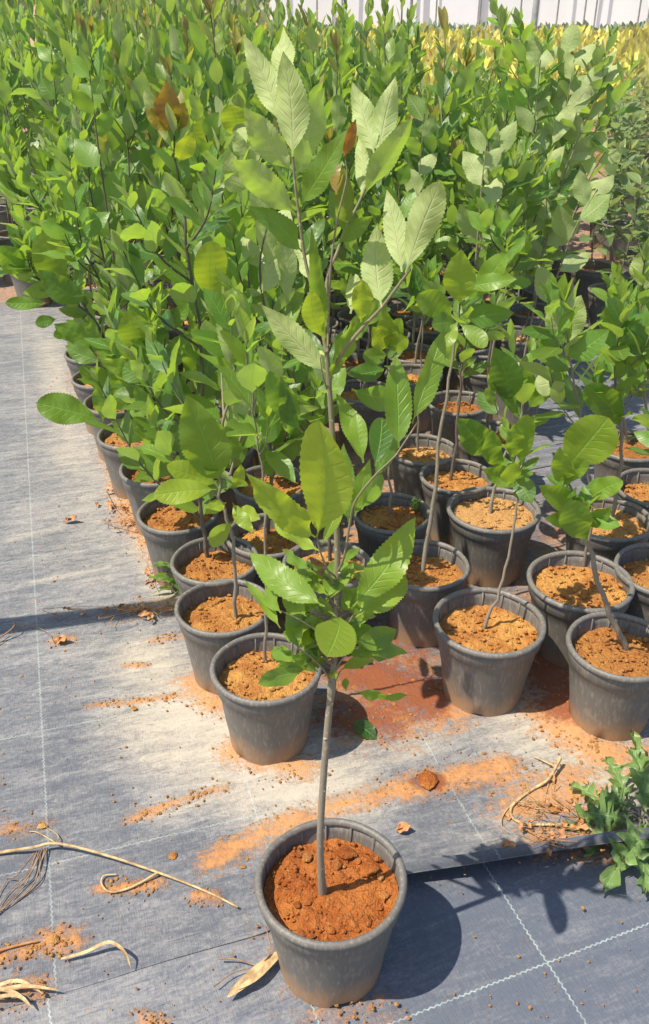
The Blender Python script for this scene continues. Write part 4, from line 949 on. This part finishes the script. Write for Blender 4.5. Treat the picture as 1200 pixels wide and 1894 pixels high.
mb = MB(); strand(mb, [(-30, 1768), (20, 1752), (70, 1740)], .0038)
lay('twig', mb, RUST, 'short red brown twig at the left edge above the pale grass clump', 'twig')
mb = MB(); strand(mb, [(405, 1773), (440, 1775), (478, 1788)], .0018); strand(mb, [(395, 1825), (430, 1800), (480, 1785)], .0014); strand(mb, [(478, 1786), (500, 1760, .02), (492, 1715, .03)], .002)
lay('twig', mb, TWIG, 'thin dark forked twig beside the flat straw blade', 'twig')
mb = MB(); strand(mb, [(-20, 1190), (20, 1165, .03), (30, 1145, .04)], .003); strand(mb, [(20, 1160), (60, 1158), (90, 1172), (100, 1190)], .0015)
strand(mb, [(-20, 1200), (30, 1170)], .002)
lay('twig', mb, TWIG, 'small twig with a wispy stem in the dark post shadow at left', 'twig')
mb = MB()
strand(mb, [(1036, 1402, .03), (1015, 1440, .02), (985, 1460), (960, 1478), (945, 1495), (950, 1515), (985, 1525), (1070, 1524)], .0042, taper=.3)
strand(mb, [(1017, 1432, .02), (1014, 1450), (1010, 1468)], .0022); strand(mb, [(1028, 1418, .02), (1000, 1405), (985, 1398)], .002)
strand(mb, [(962, 1476), (935, 1500), (927, 1525), (940, 1540)], .0016)
for k in range(26):
    x, y = rr.gauss(990, 24), rr.gauss(1492, 18)
    strand(mb, [(x, y, .02), (x + rr.uniform(-18, 18), y + rr.uniform(-10, 10), .03), (x + rr.uniform(-28, 28), y + rr.uniform(-14, 14))], .0009, 3, 4)
lay('pulled_root', mb, STRAW, 'pulled up dry root with a bent pale stalk left of the thistle weed', 'root')
def leaf_litter(name, spots, lab, group, seed, mat=RUST, size=(.018, .035)):
    rr = random.Random(seed)
    mb = MB()
    for (px, py, n, sx, sy) in spots:
        for k in range(n):
            b = gz(rr.gauss(px, sx), rr.gauss(py, sy), rr.uniform(.012, .03)); a = rr.uniform(0, 6.28); l = rr.uniform(*size)
            leaf(mb, b, b + np.array([math.cos(a), math.sin(a), rr.uniform(-.15, .35)]) * l, (rr.gauss(0, .5), rr.gauss(0, .5), 1), l * .5, rr, curl=rr.uniform(-.5, .5), fold=.5, lod=1, wave=.12)
            if rr.random() < .5:
                strand(mb, [(px + rr.gauss(0, sx * 1.2), py + rr.gauss(0, sy)), (px + rr.gauss(0, sx), py + rr.gauss(0, sy), .03), (px + rr.gauss(0, sx * 1.2), py + rr.gauss(0, sy))], .0012, 3, 4)
    return tag(mb.build(name, mat), lab, 'litter', group, 'stuff')
leaf_litter('leaf_litter', [(270, 1130, 16, 35, 9), (225, 925, 16, 16, 14), (240, 965, 14, 18, 10), (285, 1050, 12, 10, 22), (200, 830, 8, 8, 10), (150, 700, 8, 10, 20), (130, 1130, 3, 30, 5), (1010, 1545, 14, 40, 20), (1075, 1490, 12, 40, 25), (970, 1210, 10, 25, 20)], 'crumpled brown dead leaves and bits heaped along the pots', None, 4)
for (px, py, lab) in ((131, 965, 'small rust coloured dry leaf alone on the mat beside the left pots'), (113, 1187, 'curled rusty leaf on the mat just below the dark post shadow'), (745, 1536, 'small brown dry leaf on the mat right of the front pot'),
                      (255, 1128, 'pale dead leaf on top of the litter beside the left pots'), (940, 1570, 'dark brown dry leaf near the lifted edge of the mat')):
    mb = MB(); rr = random.Random(px)
    b = gz(px - 14, py, .014); e = gz(px + 16, py - 4, .018)
    leaf(mb, b, e, (.1, -.2, 1), .022, rr, curl=-.5, fold=.6, lod=0, wave=.1); leaf(mb, b, b + (e - b) * .6 + np.array([0, .012, .006]), (.3, .4, 1), .014, rr, curl=-.3, lod=1, wave=.1)
    lay('dry_leaf', mb, RUST if px != 255 else STRAW, lab, 'dry leaf')
mb = MB(); rr = random.Random(9)
leaf(mb, gz(650, 1335, .03), gz(697, 1366, .012), (.2, -.3, 1), .05, rr, lod=0, curl=.1, tint=(.1, 0, 0))
lay('fallen_leaf', mb, LEAF, 'dark green leaf lying on the red soil behind the lone stem', 'leaf')
# crumbs of soil
mb = MB(); rr = random.Random(21)
for a, b, w, k in SEGS:
    n = int(150 * min(2.2, (a - b).length * 3 + w * 8) * k)
    for _ in range(n):
        t_ = rr.random(); p = a.lerp(b, t_); s = min(.013, .0009 + abs(rr.gauss(0, .0016)))
        clod(mb, (p.x + rr.gauss(0, w * .75), p.y + rr.gauss(0, w * .75), .008 + s * .3 + sheet_h(p.x, p.y)), s, rr, .7)
for _ in range(520):
    p = atz(rr.uniform(0, 1200), rr.uniform(900, 1890)); s = min(.007, .0008 + abs(rr.gauss(0, .0012)))
    clod(mb, (p.x, p.y, .009 if p.y > 1.15 else .003), s, rr, .7)
tag(mb.build('soil_crumbs', SOIL, None, False), 'loose crumbs of orange soil strewn over the mat', 'soil', kind='stuff')
for (px, py, s, lab) in ((1025, 1500, .02, 'pale clod of earth in the tangle left of the thistle weed'), (790, 1448, .022, 'flat reddish clod in the leaf shadow behind the front pot'), (320, 1585, .010, 'small pale clod on the mat between stalk and front pot'), (78, 1530, .010, 'small rust clod above the fork of the long stalk'), (100, 1740, .011, 'small pale clod beside the red brown twig'), (247, 1312, .009, 'small brown clod on the faint soil streak at left')):
    mb = MB(); clod(mb, (0, 0, s * .4), s, random.Random(px), .6)
    o = mb.build('clod', SOIL_RED if px == 790 else SOIL, None, False); o.location = gz(px, py, .008); tag(o, lab, 'clod')

def jagged(mb, base, tip, nrm, w, rr, teeth=5, tint=(.5, .2, 0), curl=.15):
    """a deeply cut thistle leaf"""
    base, tip, nrm = (np.array(x, float) for x in (base, tip, nrm)); a = tip - base; L = np.linalg.norm(a); a /= L
    n = nrm - a * np.dot(a, nrm); n /= np.linalg.norm(n) + 1e-9; s = np.cross(a, n)
    ks = [0, .32, .5, .6, .72, .84]; prof = [.20, .55, 1.05, .86, .60, .34]; sweep = [0, .02, .10, .04, 0, 0]
    V, UV = [], []; rows = [(t + k, p, w_) for t in range(teeth) for k, p, w_ in zip(ks, prof, sweep)] + [(teeth, .02, 0)]
    for i, (q, p, swp) in enumerate(rows):
        v = q / teeth; env = (.55 + .75 * math.sin(v * 2.6)) * (1 - v ** 6)
        jl, jr = rr.uniform(.75, 1.2), rr.uniform(.75, 1.2)
        for x in (-1, -.45, 0, .45, 1):
            hw = w / 2 * env * (p if abs(x) == 1 else min(p, .75)) * (jl if x < 0 else jr)
            lift = .25 * abs(x) * hw - curl * L * v * v + (.010 * math.sin(i * 1.3 + x * 4) + .006 * p) * abs(x)
            V.append(base + a * (L * v + swp * L / teeth * abs(x) * 1.5) + s * hw * x + n * lift); UV.append((.5 + x * .5, v))
    N = len(rows) - 1
    F = [(i * 5 + j, i * 5 + j + 1, (i + 1) * 5 + j + 1, (i + 1) * 5 + j) for i in range(N) for j in range(4)]
    mb.add(V, F, UV, (*tint, 1))
root = atz(1185, 1510, .03); wd = empty('thistle_weed', (root.x, root.y, sheet_h(root.x, root.y) * .8)); tag(wd, 'spiny green thistle weed sprawling over the mat edge at right', 'weed')
mb, sb = MB(), MB(); rr = random.Random(31); R0 = np.array([root.x, root.y, 0])
def wp(px, py, h): return np.array(atz(px, py, h)) - R0
for (b, t_, w, h1, ti) in (((1150, 1505), (1052, 1448), .05, .05, (.6, .3, 0)), ((1130, 1500), (1050, 1540), .06, .04, (.6, .3, 0)), ((1150, 1520), (1085, 1505), .07, .09, (.3, .1, 0)), ((1190, 1510), (1180, 1345), .06, .16, (.7, .4, 0)),
                           ((1200, 1470), (1165, 1385), .055, .14, (.6, .3, 0)), ((1190, 1530), (1120, 1645), .06, .06, (.7, .3, 0)), ((1200, 1540), (1155, 1590), .07, .12, (.7, .5, 0)), ((1160, 1480), (1120, 1400), .05, .10, (.4, .2, 0)),
                           ((1200, 1500), (1250, 1430), .06, .12, (.5, .2, 0)), ((1200, 1520), (1270, 1560), .06, .08, (.5, .2, 0)), ((1170, 1500), (1110, 1470), .05, .10, (.2, .1, 0)), ((1190, 1490), (1200, 1430), .06, .14, (.6, .3, 0)), ((1180, 1540), (1200, 1650), .06, .06, (.4, .2, 0)), ((1160, 1510), (1080, 1580), .05, .04, (.3, .1, 0))):
    B, T = wp(*b, .03), wp(*t_, h1 * .6)
    jagged(mb, B, T, (rr.gauss(0, .35), -.4 + rr.gauss(0, .3), 1), w * 1.05, rr, rr.choice((3, 4, 4)), ti)
    tube(sb, [np.array([rr.uniform(-.01, .01), rr.uniform(-.01, .01), 0]), B * .5 + np.array([0, 0, .02]), B], [.003, .0025, .002], 5)
mb.build('foliage', WEED, wd); sb.build('stem', STEM, wd)
def narrow_weed(px, py, lab, n, L, seed, z=0.0, mat=LEAF, cat='weed', w=.12, fine=False):
    p = atz(px, py, z); rr = random.Random(seed); t = empty('feathery_weed' if fine else 'narrow_leaved_weed', (p.x, p.y, z)); tag(t, lab, cat)
    mb, sb = MB(), MB()
    for k in range(n):
        a = rr.uniform(0, 6.28); o = np.array([math.cos(a), math.sin(a), 0]); h = rr.uniform(.3, 1.0) * L
        top = o * h * .5 * rr.random() + UP * h
        tube(sb, [np.zeros(3), top * .5 + o * .004, top], [.0014, .001, .0007], 4)
        for q in range(9 if fine else 6):
            b = top * rr.uniform(.25, 1); a2 = rr.uniform(0, 6.28); d = np.array([math.cos(a2), math.sin(a2), rr.uniform(-.2, .7)]); l = L * (rr.uniform(.12, .22) if fine else rr.uniform(.3, .5))
            leaf(mb, b, b + d * l, (rr.gauss(0, .4), rr.gauss(0, .4), 1), l * (.25 if fine else .26), rr, lod=2 if fine else 1, curl=.25, tint=tint_of(rr, .1))
    sb.build('stem', STEM_DARK, t); mb.build('foliage', mat, t); return t
narrow_weed(318, 1100, 'dark narrow leaved weed growing between the left pots and the mat', 5, .13, 2)
narrow_weed(768, 948, 'feathery dark green weed growing on the soil of the pot with yellow green top leaves', 16, .055, 3, .2, LEAF, fine=True)
narrow_weed(500, 905, 'low green weed in the gap between the left bed pots', 6, .16, 6)
# post out at the left whose shade crosses the mat
t = empty('timber_post', (-1.50, 1.98, 0)); tag(t, 'weathered grey timber post leaning at the left beside the mat', 'post')
mb = MB(); tube(mb, [(0, 0, -.05), (0, -.14, 1.0), (0, -.28, 2.0)], [.042, .04, .038], 12); mb.build('shaft', TIMBER, t)
mb = MB(); tube(mb, [(0, -.283, 2.0), (0, -.289, 2.04)], [.05, .044], 12); mb.build('cap', STEEL, t)

# ------------------------------------------------------------------ the bright air over the far rows
hm = bpy.data.materials.new('air'); hm.use_nodes = True
ht = hm.node_tree; ht.nodes.remove(ht.nodes['Principled BSDF'])
pv = ht.nodes.new('ShaderNodeVolumePrincipled'); pv.inputs['Color'].default_value = (.97, .97, .93, 1); pv.inputs['Density'].default_value = .003; pv.inputs['Anisotropy'].default_value = .2
ht.links.new(pv.outputs[0], ht.nodes['Material Output'].inputs['Volume'])
mb = MB(); quad_box(mb, -30, 30, -6, 40, -1.1, 3.6)
tag(mb.build('haze', hm, None, False), 'thin bright air over the rows', kind='stuff')
